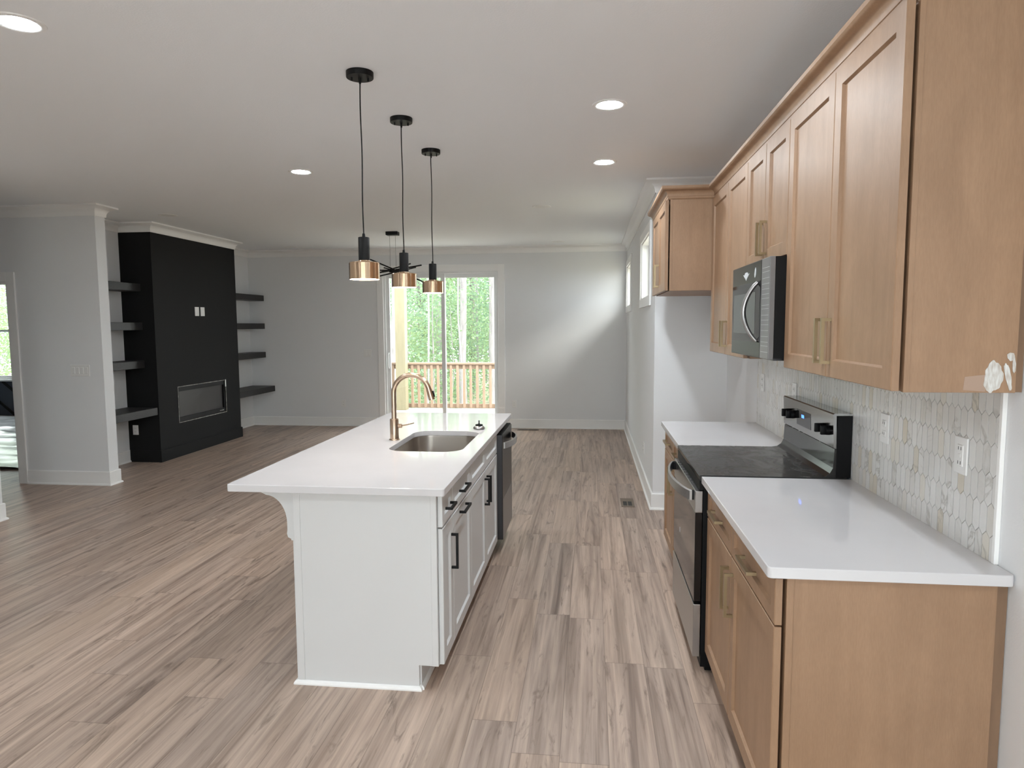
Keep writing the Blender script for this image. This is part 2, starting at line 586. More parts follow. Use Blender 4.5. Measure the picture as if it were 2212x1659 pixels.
box(bm, NX - .14, NX, FRONT, NY, 0, HC)
struct('wall_left', bm, M['wall'])
bm = new()
box(bm, HALL, NX - .14, NY - .14, NY, 0, HC)
struct('wall_hall', bm, M['wall'])
bm = new()
box(bm, HALL - .14, HALL, FRONT, WY0, 0, HC)
struct('wall_hall_end', bm, M['wall'])
DRX0, DRX1, DRZ = -6.70, -5.79, 2.045
bm = new()
box(bm, DRX1, WX, WY0, WY1, 0, HC)
box(bm, BEDX, DRX0, WY0, WY1, 0, HC)
box(bm, DRX0, DRX1, WY0, WY1, DRZ, HC)
struct('wall_wing', bm, M['wall'])
bm = new()
box(bm, ALC - .14, ALC, WY1, BACK, 0, HC)
struct('wall_alcove', bm, M['wall'])
BWX0, BWX1, BWZ0, BWZ1 = -11.30, -10.28, 0.66, 2.41
bm = new()
box(bm, BEDX, BWX0, BEDY, BEDY + .12, 0, HC)
box(bm, BWX1, ALC - .14, BEDY, BEDY + .12, 0, HC)
box(bm, BWX0, BWX1, BEDY, BEDY + .12, 0, BWZ0)
box(bm, BWX0, BWX1, BEDY, BEDY + .12, BWZ1, HC)
struct('wall_bedroom', bm, M['navy'])
bm = new()
box(bm, BEDX - .1, BEDX, WY0, BEDY + .12, 0, HC)
struct('wall_bedroom_side', bm, M['wall'])

# chimney breast with an opening for the fire
FY0, FY1, FZ0, FZ1 = 7.685, 8.77, 0.415, 0.852
bm = new()
prism(bm, [(ALC, BR0), (BRX, BR0), (BRX, FY0), (BRX - .16, FY0), (BRX - .16, FY1), (BRX, FY1), (BRX, BR1), (ALC, BR1)], 'z', FZ0, FZ1)
box(bm, ALC, BRX, BR0, BR1, 0, FZ0)
box(bm, ALC, BRX, BR0, BR1, FZ1, HC)
struct('wall_fireplace', bm, M['black_wall'])
bm = new()
sweep(bm, [(ALC, BR1), (BRX, BR1), (BRX, BR0), (ALC, BR0)], [(0, 0), (.014, 0), (.014, .135), (.008, .142), (0, .142)])
struct('baseboard_fireplace', bm, M['black_wall'])

# crown moulding and baseboards (room on the left of travel)
def crown_prof(s=1.0):
    p = [(0, HC), (0, HC - .105 * s)]
    p += [(.010, HC - .105 * s), (.012, HC - .092 * s)]
    for t in range(1, 7):
        a = t / 7 * PI / 2
        p.append((.012 + .062 * (1 - math.cos(a)), HC - .092 * s + .066 * s * math.sin(a)))
    p += [(.078, HC - .020 * s), (.090, HC - .016 * s), (.090, HC)]
    return p
ROOM = [(KW, FRONT), (KW, STUB), (RW, STUB), (RW, BACK), (ALC, BACK), (ALC, BR1), (BRX, BR1), (BRX, BR0), (ALC, BR0), (ALC, WY1),
        (WX, WY1), (WX, WY0), (HALL, WY0), (HALL, NY), (NX, NY), (NX, FRONT)]
bm = new()
sweep(bm, ROOM, crown_prof(), closed=True)
struct('trim_1', bm, M['trim'], smooth=35)
BB = [(0, 0), (.026, 0), (.026, .008), (.022, .016), (.014, .020), (.014, .135), (.009, .142), (0, .142)]
bm = new(); sweep(bm, [(KW, 4.90), (KW, STUB), (RW, STUB), (RW, BACK), (DX1 + .1, BACK)], BB); struct('baseboard_right', bm, M['trim'])
bm = new(); sweep(bm, [(DX0 - .11, BACK), (ALC, BACK), (ALC, BR1)], BB); struct('baseboard_back', bm, M['trim'])
bm = new(); sweep(bm, [(ALC, BR0), (ALC, WY1), (WX, WY1), (WX, WY0), (DRX1 + .1, WY0)], BB); struct('baseboard_wing', bm, M['trim'])
bm = new(); sweep(bm, [(DRX0 - .1, WY0), (HALL, WY0), (HALL, NY), (NX, NY), (NX, FRONT), (KW, FRONT), (KW, 1.88)], BB); struct('baseboard_left', bm, M['trim'])

# ------------------------------------------------------------------ openings
def casing_frame(bm, axis, plane, out, a0, a1, z0, z1, w, sill=True, th=.018):
    """flat casing round an opening in the wall plane; out = +1/-1 into the room along the axis"""
    lo, hi = sorted((plane, plane + out * th))
    def bx(u0, u1, v0, v1):
        if axis == 'y': box(bm, u0, u1, lo, hi, v0, v1, .003)
        else: box(bm, lo, hi, u0, u1, v0, v1, .003)
    bx(a0 - w, a0, z0 - (w if sill else 0), z1 + w)
    bx(a1, a1 + w, z0 - (w if sill else 0), z1 + w)
    bx(a0, a1, z1, z1 + w)
    if sill: bx(a0, a1, z0 - w, z0)

def ring(bm, axis, d0, d1, a0, a1, z0, z1, w, wz=None):
    """rectangular frame ring lying between d0..d1 along axis; one connected mesh"""
    wz = w if wz is None else wz
    o = [(a0, z0), (a1, z0), (a1, z1), (a0, z1)]
    i = [(a0 + w, z0 + wz), (a1 - w, z0 + wz), (a1 - w, z1 - wz), (a0 + w, z1 - wz)]
    def V(p, d):
        return bm.verts.new((p[0], d, p[1])) if axis == 'y' else bm.verts.new((d, p[0], p[1]))
    O0, O1, I0, I1 = [V(p, d0) for p in o], [V(p, d1) for p in o], [V(p, d0) for p in i], [V(p, d1) for p in i]
    for k in range(4):
        l = (k + 1) % 4
        bm.faces.new((O0[k], O0[l], I0[l], I0[k]))
        bm.faces.new((O1[k], I1[k], I1[l], O1[l]))
        bm.faces.new((O0[k], O1[k], O1[l], O0[l]))
        bm.faces.new((I0[k], I0[l], I1[l], I1[k]))

def structure_thing(name):
    return Thing(name, None, None, kind='structure')

# sliding door
D = structure_thing('door_1')
bm = new(); casing_frame(bm, 'y', BACK, -1, DX0, DX1, 0, DZ, .10, sill=False); D.part('casing', bm, M['trim'])
bm = new(); ring(bm, 'y', BACK + .0, BACK + .14, DX0, DX1, 0.0, DZ, .028); fr = D.part('frame', bm, M['vinyl'])
bm = new(); ring(bm, 'y', BACK + .035, BACK + .070, DX0 + .028, -2.235, .028, DZ - .028, .058, .062); sp = D.part('sliding_panel', bm, M['vinyl'])
bm = new(); box(bm, DX0 + .08, -2.29, BACK + .048, BACK + .054, .085, DZ - .085); D.part('pane', bm, M['pane'], sp)
bm = new()
tube(bm, [(DX0 + .058, BACK + .034, .92), (DX0 + .058, BACK + .004, .94), (DX0 + .058, BACK - .008, .99), (DX0 + .058, BACK - .008, 1.09), (DX0 + .058, BACK + .004, 1.14), (DX0 + .058, BACK + .034, 1.16)], .010, 10)
D.part('handle', bm, M['vinyl'], sp, smooth=50)
bm = new(); ring(bm, 'y', BACK + .080, BACK + .115, -2.285, DX1 - .028, .028, DZ - .028, .045, .062); fp = D.part('fixed_panel', bm, M['vinyl'])
bm = new(); box(bm, -2.25, DX1 - .06, BACK + .094, BACK + .100, .085, DZ - .085); D.part('pane', bm, M['pane'], fp)

# high windows in the long wall
for k, (a0, a1) in enumerate(TW):
    w = structure_thing('window_%d' % (k + 1))
    bm = new(); casing_frame(bm, 'x', RW, -1, a0, a1, TZ0, TZ1, .088); w.part('casing', bm, M['trim'])
    bm = new(); ring(bm, 'x', RW + .0, RW + .14, a0, a1, TZ0, TZ1, .014); w.part('jamb', bm, M['trim'])
    bm = new(); ring(bm, 'x', RW + .075, RW + .115, a0 + .014, a1 - .014, TZ0 + .014, TZ1 - .014, .035); f = w.part('sash', bm, M['vinyl'])
    bm = new(); box(bm, RW + .09, RW + .096, a0 + .045, a1 - .045, TZ0 + .045, TZ1 - .045); w.part('pane', bm, M['pane'], f)

# bedroom window
w = structure_thing('window_3')
bm = new(); ring(bm, 'y', BEDY, BEDY + .12, BWX0, BWX1, BWZ0, BWZ1, .03); w.part('jamb', bm, M['trim'])
bm = new(); box(bm, BWX0 - .06, BWX1 + .06, BEDY - .05, BEDY + .01, BWZ0 - .035, BWZ0, .004); w.part('sill', bm, M['trim'])
zm = 1.53
for z0, z1, d in ((BWZ0 + .03, zm + .02, .03), (zm - .02, BWZ1 - .03, .06)):
    bm = new(); ring(bm, 'y', BEDY + d, BEDY + d + .03, BWX0 + .03, BWX1 - .03, z0, z1, .03); s = w.part('sash', bm, M['vinyl'])
    bm = new(); box(bm, BWX0 + .06, BWX1 - .06, BEDY + d + .012, BEDY + d + .018, z0 + .03, z1 - .03); w.part('pane', bm, M['pane'], s)

# unseen wide window behind the viewer, added to daylight the surfaces facing it
w = structure_thing('window_4')
bm = new(); casing_frame(bm, 'y', FRONT, 1, FWX0, FWX1, FWZ0, FWZ1, .09); w.part('casing', bm, M['trim'])
for k in range(3):
    a = FWX0 + k * (FWX1 - FWX0) / 3
    b = a + (FWX1 - FWX0) / 3
    bm = new(); ring(bm, 'y', FRONT - .09, FRONT - .04, a, b, FWZ0, FWZ1, .045); f = w.part('sash', bm, M['vinyl'])
    bm = new(); box(bm, a + .045, b - .045, FRONT - .068, FRONT - .062, FWZ0 + .045, FWZ1 - .045); w.part('pane', bm, M['pane'], f)

# bedroom doorway (no leaf shows)
d2 = structure_thing('door_2')
bm = new(); casing_frame(bm, 'y', WY0, -1, DRX0, DRX1, 0, DRZ, .095, sill=False); d2.part('casing', bm, M['trim'])
bm = new()
prism(bm, [(DRX0, 0), (DRX0 + .018, 0), (DRX0 + .018, DRZ - .018), (DRX1 - .018, DRZ - .018), (DRX1 - .018, 0), (DRX1, 0), (DRX1, DRZ), (DRX0, DRZ)], 'y', WY0, WY1)
d2.part('jamb', bm, M['trim'])

# raised battens on the navy wall under the window
for k, (xa, za, xb, zb) in enumerate([(-11.1, .62, -10.35, .02), (-10.55, .62, -9.9, .10), (-12.2, .62, -11.6, .02)]):
    bm = new()
    d = Vector((xb - xa, zb - za)).normalized()
    n = Vector((-d.y, d.x)) * .022
    prism(bm, [(xa + n.x, za + n.y), (xb + n.x, zb + n.y), (xb - n.x, zb - n.y), (xa - n.x, za - n.y)], 'y', BEDY - .016, BEDY)
    struct('trim_%d' % (k + 2), bm, M['black_wall'])

# ------------------------------------------------------------------ cabinet helpers
def shaker(face, out, y0, y1, z0, z1, th=.021, rail=.058, rec=.010, slope=.006):
    """five-piece door as one connected mesh; front at x=face, looking along out (+1/-1 in x)"""
    bm = new()
    def R(ins, x):
        return [bm.verts.new((x, y, z)) for y, z in ((y0 + ins, z0 + ins), (y1 - ins, z0 + ins), (y1 - ins, z1 - ins), (y0 + ins, z1 - ins))]
    e = .0025
    rings = [R(0, face - out * th), R(0, face - out * e), R(e, face), R(rail, face), R(rail + slope, face - out * rec)]
    for a, b in zip(rings, rings[1:]):
        for k in range(4):
            bm.faces.new((a[k], a[(k + 1) % 4], b[(k + 1) % 4], b[k]))
    bm.faces.new(rings[0][::-1])
    bm.faces.new(rings[-1])
    return bm

def pull(face, out, yc, zc, length, vertical, bar=.011, stand=.032):
    """square bar pull: one bar on two posts, one connected mesh"""
    bm = new()
    h, t = length / 2, bar
    o = [(-h, 0), (-h, stand), (h, stand), (h, 0), (h - t, 0), (h - t, stand - t), (-h + t, stand - t), (-h + t, 0)]
    A, B = [], []
    for s, L in ((-t / 2, A), (t / 2, B)):
        for a, d in o:
            x = face + out * d
            L.append(bm.verts.new((x, yc + s, zc + a) if vertical else (x, yc + a, zc + s)))
    n = len(o)
    for i in range(n):
        bm.faces.new((A[i], A[(i + 1) % n], B[(i + 1) % n], B[i]))
    for L in (A[::-1], B):
        for q in ((0, 1, 6, 7), (1, 2, 5, 6), (2, 3, 4, 5)):
            qs = [L[i] for i in q] if L is B else [L[n - 1 - i] for i in q]
            bm.faces.new(qs)
    return bm

def carcass(x0, x1, y0, y1, z0, z1, t=.016):
    bm = new(); box(bm, x0, x1, y0, y1, z0, z1, .001); return bm

G = .0024   # half of the gap between fronts
# ------------------------------------------------------------------ wall run: base cabinets
BF = .522
def base_unit(y0, y1, split, label, near_panel):
    t = Thing('base_cabinet', label, 'cabinet', (.85, (y0 + y1) / 2, 0), 'maple base cabinets')
    t.part('carcass', carcass(BF + .032, KW - .003, y0 + (.014 if near_panel else 0), y1, .105, .880), M['maple'])
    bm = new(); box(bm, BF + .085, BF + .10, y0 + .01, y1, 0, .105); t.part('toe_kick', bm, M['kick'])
    if near_panel:
        bm = new()
        prism(bm, [(BF + .030, .105), (BF + .085, .105), (BF + .085, 0), (KW - .034, 0), (KW - .034, .880), (BF + .030, .880)], 'y', y0, y0 + .014)
        t.part('end_panel', bm, M['maple'])
        bm = new(); box(bm, BF + .030, BF + .050, y0 - .004, y0 + .001, .105, .880, .001); t.part('corner_strip', bm, M['maple'])
        bm = new(); box(bm, KW - .034, KW - .002, y0 + .010, y0 + .020, 0, .880); t.part('scribe_strip', bm, M['maple_dark'])
    for a, b, side in ((y0 + .002, split, 1), (split, y1 - .002, -1)):
        d = t.part('drawer', shaker(BF, -1, a + G, b - G, .737, .872, rail=.040), M['maple'])
        t.part('handle', pull(BF, -1, (a + b) / 2, .806, .165, False), M['brass'], d)
        d = t.part('door', shaker(BF, -1, a + G, b - G, .112, .731), M['maple'])
        t.part('handle', pull(BF, -1, split - side * .038, .598, .165, True), M['brass'], d)
    return t
BN0, BN1, RG0, RG1, BF0, BF1 = 1.915, 3.022, 3.030, 3.790, 3.798, 4.745
base_unit(BN0, BN1, 2.505, 'maple base cabinet with bare end panel facing the room, before the range', True)
base_unit(BF0, BF1, 4.285, 'maple base cabinet between the range and the empty fridge recess', False)

def slab(outer, z0, z1, hole=None, rad=0.0):
    """worktop from a 2D outline with an optional hole"""
    bm = new()
    def loop(pts, z): return [bm.verts.new((x, y, z)) for x, y in pts]
    o = loop(outer, z1)
    eds = [bm.edges.new((o[i], o[(i + 1) % len(o)])) for i in range(len(o))]
    if hole:
        h = loop(hole, z1)
        eds += [bm.edges.new((h[i], h[(i + 1) % len(h)])) for i in range(len(h))]
    r = bmesh.ops.triangle_fill(bm, edges=eds, use_beauty=True)
    faces = [f for f in r['geom'] if isinstance(f, bmesh.types.BMFace)]
    if hole:
        def inside(p):
            c, j = False, len(hole) - 1
            for i in range(len(hole)):
                xi, yi = hole[i]; xj, yj = hole[j]
                if (yi > p.y) != (yj > p.y) and p.x < (xj - xi) * (p.y - yi) / (yj - yi) + xi: c = not c
                j = i
            return c
        bmesh.ops.delete(bm, geom=[f for f in faces if inside(f.calc_center_median())], context='FACES_ONLY')
    top = list(bm.faces)
    low = {}
    for v in list(bm.verts): low[v] = bm.verts.new((v.co.x, v.co.y, z0))
    for f in top: bm.faces.new([low[v] for v in reversed(f.verts)])
    for L in ([o, h] if hole else [o]):
        for k in range(len(L)):
            a, b = L[k], L[(k + 1) % len(L)]
            bm.faces.new((a, b, low[b], low[a]))
    finish(bm)
    es = [e for e in bm.edges if len(e.link_faces) == 2 and e.calc_face_angle(0) > 1.0 and abs(e.verts[0].co.z - e.verts[1].co.z) < 1e-5]
    bmesh.ops.bevel(bm, geom=es, offset=.0025, segments=2, profile=.5, affect='EDGES')
    return bm

def rrect(x0, x1, y0, y1, r, n=8, corners=(1, 1, 1, 1)):
    """rounded rectangle outline, counterclockwise from the low corner; corners: (x0y0, x1y0, x1y1, x0y1)"""
    out = []
    for (cx, cy, a0), on in zip(((x0 + r, y0 + r, PI), (x1 - r, y0 + r, 1.5 * PI), (x1 - r, y1 - r, 0), (x0 + r, y1 - r, .5 * PI)), corners):
        if on:
            out += [(cx + r * math.cos(a0 + k / n * PI / 2), cy + r * math.sin(a0 + k / n * PI / 2)) for k in range(n + 1)]
        else:
            out.append({PI: (x0, y0), 1.5 * PI: (x1, y0), 0: (x1, y1), .5 * PI: (x0, y1)}[a0])
    return out

CT0, CT1 = .882, .914
bm = slab(rrect(.495, KW - .002, 1.893, BN1 + .004, .014, 6, (1, 1, 0, 0)), CT0, CT1)
solo('countertop', bm, M['quartz'], 'white quartz countertop with rounded corner in front of the range', 'countertop', (.81, 2.46, CT0), 'white quartz countertops on the wall run')
bm = slab(rrect(.495, KW - .002, RG1 + .004, 4.755, .008, 5, (0, 0, 0, 1)), CT0, CT1)
solo('countertop', bm, M['quartz'], 'white quartz countertop beyond the range, beside the empty fridge recess', 'countertop', (.81, 4.27, CT0), 'white quartz countertops on the wall run')

# ------------------------------------------------------------------ wall run: upper cabinets
UF, UZ0, UZ1 = .804, 1.405, 2.432
def upper_unit(y0, y1, split, z0, label, hz, panel=False, hl=.155, group='maple wall cabinets'):
    t = Thing('wall_cabinet', label, 'cabinet', (.97, (y0 + y1) / 2, z0), group)
    t.part('carcass', carcass(UF + .033, KW - .003, y0 + (.012 if panel else 0), y1, z0, UZ1), M['maple'])
    if panel:
        bm = new(); box(bm, UF + .030, KW - .022, y0, y0 + .012, z0 - .001, UZ1, .001); t.part('end_panel', bm, M['maple'])
        bm = new(); box(bm, UF + .030, UF + .045, y0 - .003, y0 + .001, z0 - .001, UZ1, .0005); t.part('corner_strip', bm, M['maple'])
        bm = new(); box(bm, KW - .022, KW - .002, y0 + .008, y0 + .016, z0, UZ1); t.part('scribe_strip', bm, M['maple_dark'])
    for a, b, side in ((y0, split, 1), (split, y1, -1)):
        d = t.part('door', shaker(UF, -1, a + G, b - G, z0 + .002, UZ1 - .014), M['maple'])
        t.part('handle', pull(UF, -1, split - side * .034, hz, hl, True), M['brass'], d)
    return t
ua = upper_unit(1.910, 2.930, 2.420, UZ0, 'tall maple wall cabinet whose end panel carries white filler smears', 1.530, True)
upper_unit(2.932, 3.672, 3.305, 1.872, 'short maple wall cabinet directly above the microwave', 1.985)
upper_unit(3.674, 4.690, 4.172, UZ0, 'tall maple wall cabinet between the microwave and the deep fridge cabinet', 1.530)
# filler smears on the end panel
def blob(pts, y):
    bm = new()
    prism(bm, pts, 'y', y - .0012, y)
    return bm
def ellipse(cx, cz, rx, rz, tilt=0, n=48, jag=.12):
    out = []
    ph = [random.uniform(0, 6) for _ in range(3)]
    for k in range(n):
        a = 2 * PI * k / n
        j = 1 + jag * (math.sin(3 * a + ph[0]) * .6 + math.sin(7 * a + ph[1]) * .4 + math.sin(13 * a + ph[2]) * .25)
        x, z = rx * math.cos(a) * j, rz * math.sin(a) * j
        out.append((cx + x * math.cos(tilt) - z * math.sin(tilt), cz + x * math.sin(tilt) + z * math.cos(tilt)))
    return out
YP = 1.910
def patch(pts, name='filler_patch', m='filler', d=.0018, label=None):
    ua.part(name, blob(pts, YP - d + .0012), M[m], label=label)
patch([(.985, 1.411), (1.040, 1.407), (1.044, 1.452), (1.020, 1.450), (.988, 1.446)], 'pale_smear', 'smear', .0008, 'pale rubbed smear beside the filler')
patch(ellipse(1.058, 1.446, .023, .041, -.08), label='white filler patch low on the end panel')
patch(ellipse(1.094, 1.448, .007, .037, .22), label='slanted white filler streak')
patch(ellipse(1.098, 1.500, .009, .011, .2), d=.0026, label='small round white filler dab')
patch(ellipse(1.107, 1.478, .004, .022, .05), d=.0022, label='thin white filler streak')
# deep cabinet over the fridge recess
FX, FC0, FC1, FCZ0 = .500, 4.705, 5.640, 1.815
t = Thing('fridge_cabinet', 'deep maple cabinet hung over the empty fridge recess', 'cabinet', (.8, 5.17, FCZ0))
t.part('carcass', carcass(FX + .033, KW - .003, FC0 + .012, FC1, FCZ0, UZ1), M['maple'])
bm = new(); box(bm, FX + .030, KW - .004, FC0, FC0 + .012, FCZ0, UZ1, .001); t.part('end_panel', bm, M['maple'])
bm = new(); box(bm, FX + .030, FX + .046, FC0 - .003, FC0 + .001, FCZ0, UZ1, .0005); t.part('corner_strip', bm, M['maple'])
fs = (FC0 + FC1) / 2
for a, b, side in ((FC0, fs, 1), (fs, FC1, -1)):
    d = t.part('door', shaker(FX, -1, a + G, b - G, FCZ0 + .002, UZ1 - .014), M['maple'])
    t.part('handle', pull(FX, -1, fs - side * .034, 1.945, .165, True), M['brass'], d)

# crown on top of the wall cabinets, one continuous moulding
bm = new()
cp = [(-.012, UZ1 - .010), (.004, UZ1 - .010), (.010, UZ1 - .004), (.010, UZ1 + .008)]
for k in range(0, 6):
    a = k / 5 * PI / 2
    cp.append((.013 + .030 * (1 - math.cos(a)), UZ1 + .010 + .036 * math.sin(a)))
cp += [(.050, UZ1 + .050), (.055, UZ1 + .056), (.055, UZ1 + .072), (-.012, UZ1 + .072)]
sweep(bm, [(KW - .003, 1.910), (UF + .023, 1.910), (UF + .023, FC0), (FX + .023, FC0), (FX + .023, STUB - .004)][::-1], [(-o, z) for o, z in cp])
solo('cabinet_crown', bm, M['maple'], 'stepped maple crown moulding running along the tops of the wall cabinets', 'moulding', (.8, 3.6, UZ1), smooth=35)

# ------------------------------------------------------------------ backsplash
def clip(poly, y0, y1, z0, z1):
    for ax, lim, sg in ((0, y0, 1), (0, y1, -1), (1, z0, 1), (1, z1, -1)):
        out = []
        for i in range(len(poly)):
            a, b = poly[i - 1], poly[i]
            ia, ib = sg * (a[ax] - lim) >= 0, sg * (b[ax] - lim) >= 0
            if ia != ib:
                k = (lim - a[ax]) / (b[ax] - a[ax])
                out.append((a[0] + k * (b[0] - a[0]), a[1] + k * (b[1] - a[1])))
            if ib: out.append(b)
        poly = out
        if len(poly) < 3: return []
    return poly
SY0, SY1, SZ0, SZ1 = 1.990, 4.715, .9145, 1.435
t = Thing('tile_backsplash', 'marble backsplash of upright pointed picket tiles above the countertops', 'backsplash', (KW, 3.35, SZ0))
bm = new(); box(bm, KW - .007, KW - .0005, SY0, SY1, SZ0, 1.404); box(bm, KW - .007, KW - .0005, 2.934, 3.670, 1.404, SZ1); t.part('grout_bed', bm, M['grout'])
bm = new()
tw, tp, pt, gr = .0360, .0860, .016, .0016
H = tp + pt
for r in range(-1, 9):
    for c in range(-1, 80):
        cy = SY0 + (c + .5 * (r % 2)) * tw
        cz = SZ0 + .03 + r * tp
        hexa = [(cy, cz + H / 2 - gr), (cy - tw / 2 + gr, cz + H / 2 - pt - gr * .2), (cy - tw / 2 + gr, cz - H / 2 + pt + gr * .2),
                (cy, cz - H / 2 + gr), (cy + tw / 2 - gr, cz - H / 2 + pt + gr * .2), (cy + tw / 2 - gr, cz + H / 2 - pt - gr * .2)]
        top = SZ1 if 2.936 < cy < 3.668 else 1.403
        p = clip(hexa, SY0, SY1, SZ0, top)
        if len(p) < 3: continue
        prism(bm, p, 'x', KW - .010, KW - .006)
t.part('picket_tile', bm, M['marble'])
bm = new(); box(bm, KW - .013, KW - .0005, SY0 - .014, SY0 - .0005, SZ0, 1.404, .001); t.part('edge_trim', bm, M['trim'], label='white edge trim strip')

# ------------------------------------------------------------------ wall plates
def plate(label, loc, rotz, kind, group, gang=1, name='wall_outlet', cat='outlet', w=None):
    """built facing -y in its own frame"""
    t = Thing(name, label, cat, loc, group, rotz, local=True)
    W = (w or (.070 + .046 * (gang - 1))) / 2
    bm = new(); box(bm, -W, W, -.006, 0, -.057, .057, .002); t.part('cover_plate', bm, M['plate'])
    for g in range(gang):
        cx = (g - (gang - 1) / 2) * .046
        if kind == 'outlet':
            for dz in (-.020, .020):
                bm = new(); box(bm, cx - .0165, cx + .0165, -.0085, -.004, dz - .0135, dz + .0135, .003); o = t.part('receptacle', bm, M['plate'])
                bm = new(); box(bm, cx - .008, cx - .006, -.0092, -.008, dz - .003, dz + .006); t.part('slot', bm, M['slot'], o)
                bm = new(); box(bm, cx + .006, cx + .008, -.0092, -.008, dz - .003, dz + .006); t.part('slot', bm, M['slot'], o)
        elif kind == 'gfci':
            bm = new(); box(bm, cx - .0165, cx + .0165, -.0085, -.004, -.0335, .0335, .002); o = t.part('receptacle', bm, M['plate'])
            for dz in (-.022, .022):
                for dx in (-.007, .007):
                    bm = new(); box(bm, cx + dx - .001, cx + dx + .001, -.0092, -.008, dz - .005, dz + .005); t.part('slot', bm, M['slot'], o)
            bm = new(); box(bm, cx - .006, cx + .006, -.0100, -.008, -.006, .006, .001); t.part('button', bm, M['plate'], o)
        elif kind == 'switch':
            bm = new(); box(bm, cx - .0165, cx + .0165, -.0085, -.004, -.033, .033, .002); t.part('rocker', bm, M['plate'])
    return t
GO = 'white wall outlets'
XB = KW - .0102
plate('white receptacle plate on marble tile, second from the near edge', (XB, 2.705, 1.187), -PI / 2, 'outlet', GO)
plate('white square-faced outlet plate on marble tile nearest the white edge trim', (XB, 2.168, 1.187), -PI / 2, 'gfci', GO)
plate('white outlet plate on marble tile just beyond the range console', (XB, 3.865, 1.205), -PI / 2, 'outlet', GO)
plate('white outlet plate on marble tile at the far end by the fridge recess', (XB, 4.555, 1.205), -PI / 2, 'outlet', GO)
plate('white outlet low on the back wall between alcove shelves and sliding door', (-3.888, BACK, .362), 0, 'outlet', GO)
plate('white outlet low on the back wall between sliding door and window wall', (-1.159, BACK, .375), 0, 'outlet', GO)
plate('white outlet low on the window wall near the fridge recess corner', (RW, 6.75, .36), -PI / 2, 'outlet', GO)
plate('white outlet under the lowest shelf on the black chimney side', (-5.315, BR0, .380), 0, 'outlet', GO)
plate('wide white switch plate of four rockers on the wall beside the doorway', (-5.05, WY0, 1.160), 0, 'switch', None, 4, 'light_switch', 'switch')
plate('white double switch plate beside the sliding door', (-3.476, BACK, 1.158), 0, 'switch', None, 2, 'light_switch', 'switch')
for yy, lb in ((8.157, 'blank white plate on the black chimney breast, the one nearer the island'), (8.283, 'blank white plate on the black chimney breast, the one nearer the back wall')):
    plate(lb, (BRX, yy, 1.782), PI / 2, 'blank', 'plates above the fireplace', 1, 'wall_plate', 'wall plate', .090)

# ------------------------------------------------------------------ island
IX0, IX1, IY0, IY1 = -1.285, -.650, 2.755, 5.045
IF = -.627
SX0, SX1, SYa, SYb = -1.105, -.690, 3.500, 4.210
def island_unit(y0, y1, label, fronts, well=False):
    t = Thing('island_cabinet', label, 'cabinet', (-.95, (y0 + y1) / 2, 0), 'white island cabinets')
    if well:
        bm = new()
        prism(bm, [(IX0 + .02, .105), (IX1, .105), (IX1, .872), (IX1 - .014, .872), (IX1 - .014, .64), (SX0 - .03, .64), (SX0 - .03, .872), (IX0 + .02, .872)], 'y', y0, y1)
    else:
        bm = carcass(IX0 + .02, IX1, y0, y1, .105, .872)
    t.part('carcass', bm, M['white_cab'])
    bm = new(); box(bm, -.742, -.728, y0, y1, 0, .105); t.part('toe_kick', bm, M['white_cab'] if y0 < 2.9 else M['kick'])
    for kind, a, b, z0, z1, h in fronts:
        d = t.part(kind, shaker(IF, 1, a + G, b - G, z0, z1, rail=.042 if z1 - z0 < .2 else .055), M['white_cab'])
        if h:
            t.part('handle', pull(IF, 1, *h), M['black_metal'], d)
    return t
DZ0, DZ1, RZ0, RZ1 = .110, .716, .724, .862
island_unit(2.772, 2.996, 'narrow white cabinet at the near end of the island, one drawer over a slim door',
            [('drawer', 2.776, 2.996, RZ0, RZ1, (2.893, .790, .110, False)), ('door', 2.776, 2.996, DZ0, DZ1, (2.958, .560, .165, True))])
island_unit(2.996, 3.472, 'white island cabinet with a flat-set black pull high on its single door',
            [('drawer', 2.996, 3.472, RZ0, RZ1, (3.234, .790, .165, False)), ('door', 2.996, 3.472, DZ0, DZ1, (3.234, .686, .165, False))])
island_unit(3.472, 4.482, 'white island sink cabinet with two doors under plain false fronts',
            [('false_front', 3.472, 3.977, RZ0, RZ1, None), ('false_front', 3.977, 4.482, RZ0, RZ1, None),
             ('door', 3.472, 3.977, DZ0, DZ1, (3.938, .590, .165, True)), ('door', 3.977, 4.482, DZ0, DZ1, (4.016, .590, .165, True))], True)
t = Thing('island_panelling', 'plain white panelling closing the ends and back of the island', 'panelling', (-1.0, 3.9, 0))
for y0, y1, sy in ((IY0, IY0 + .015, -1), (IY1 - .015, IY1, 1)):
    bm = new()
    prism(bm, [(IX0, 0), (-.735, 0), (-.735, .112), (IX1 + .002, .112), (IX1 + .002, .872), (IX0, .872)], 'y', y0, y1)
    ep = t.part('end_panel', bm, M['white_cab'])
    yy = (y0 - .004, y0) if sy < 0 else (y1, y1 + .004)
    bm = new(); box(bm, IX0, IX0 + .030, yy[0], yy[1], .018, .872, .001); t.part('corner_strip', bm, M['white_cab'], ep)
    bm = new(); box(bm, IX1 - .024, IX1 + .002, yy[0], yy[1], .112, .872, .001); t.part('corner_strip', bm, M['white_cab'], ep)
bm = new(); box(bm, IX0 - .006, IX0 + .018, IY0, IY1, 0, .872); t.part('back_panel', bm, M['white_cab'])
bm = new()
sweep(bm, [(-.728, IY0 + .24), (-.728, IY0 + .015), (-.735, IY0 + .015), (-.735, IY0 - .001), (IX0 - .006, IY0 - .001), (IX0 - .006, IY1)], [(0, 0), (.014, 0), (.014, .006), (.010, .014), (0, .018)])
t.part('shoe_moulding', bm, M['trim'])
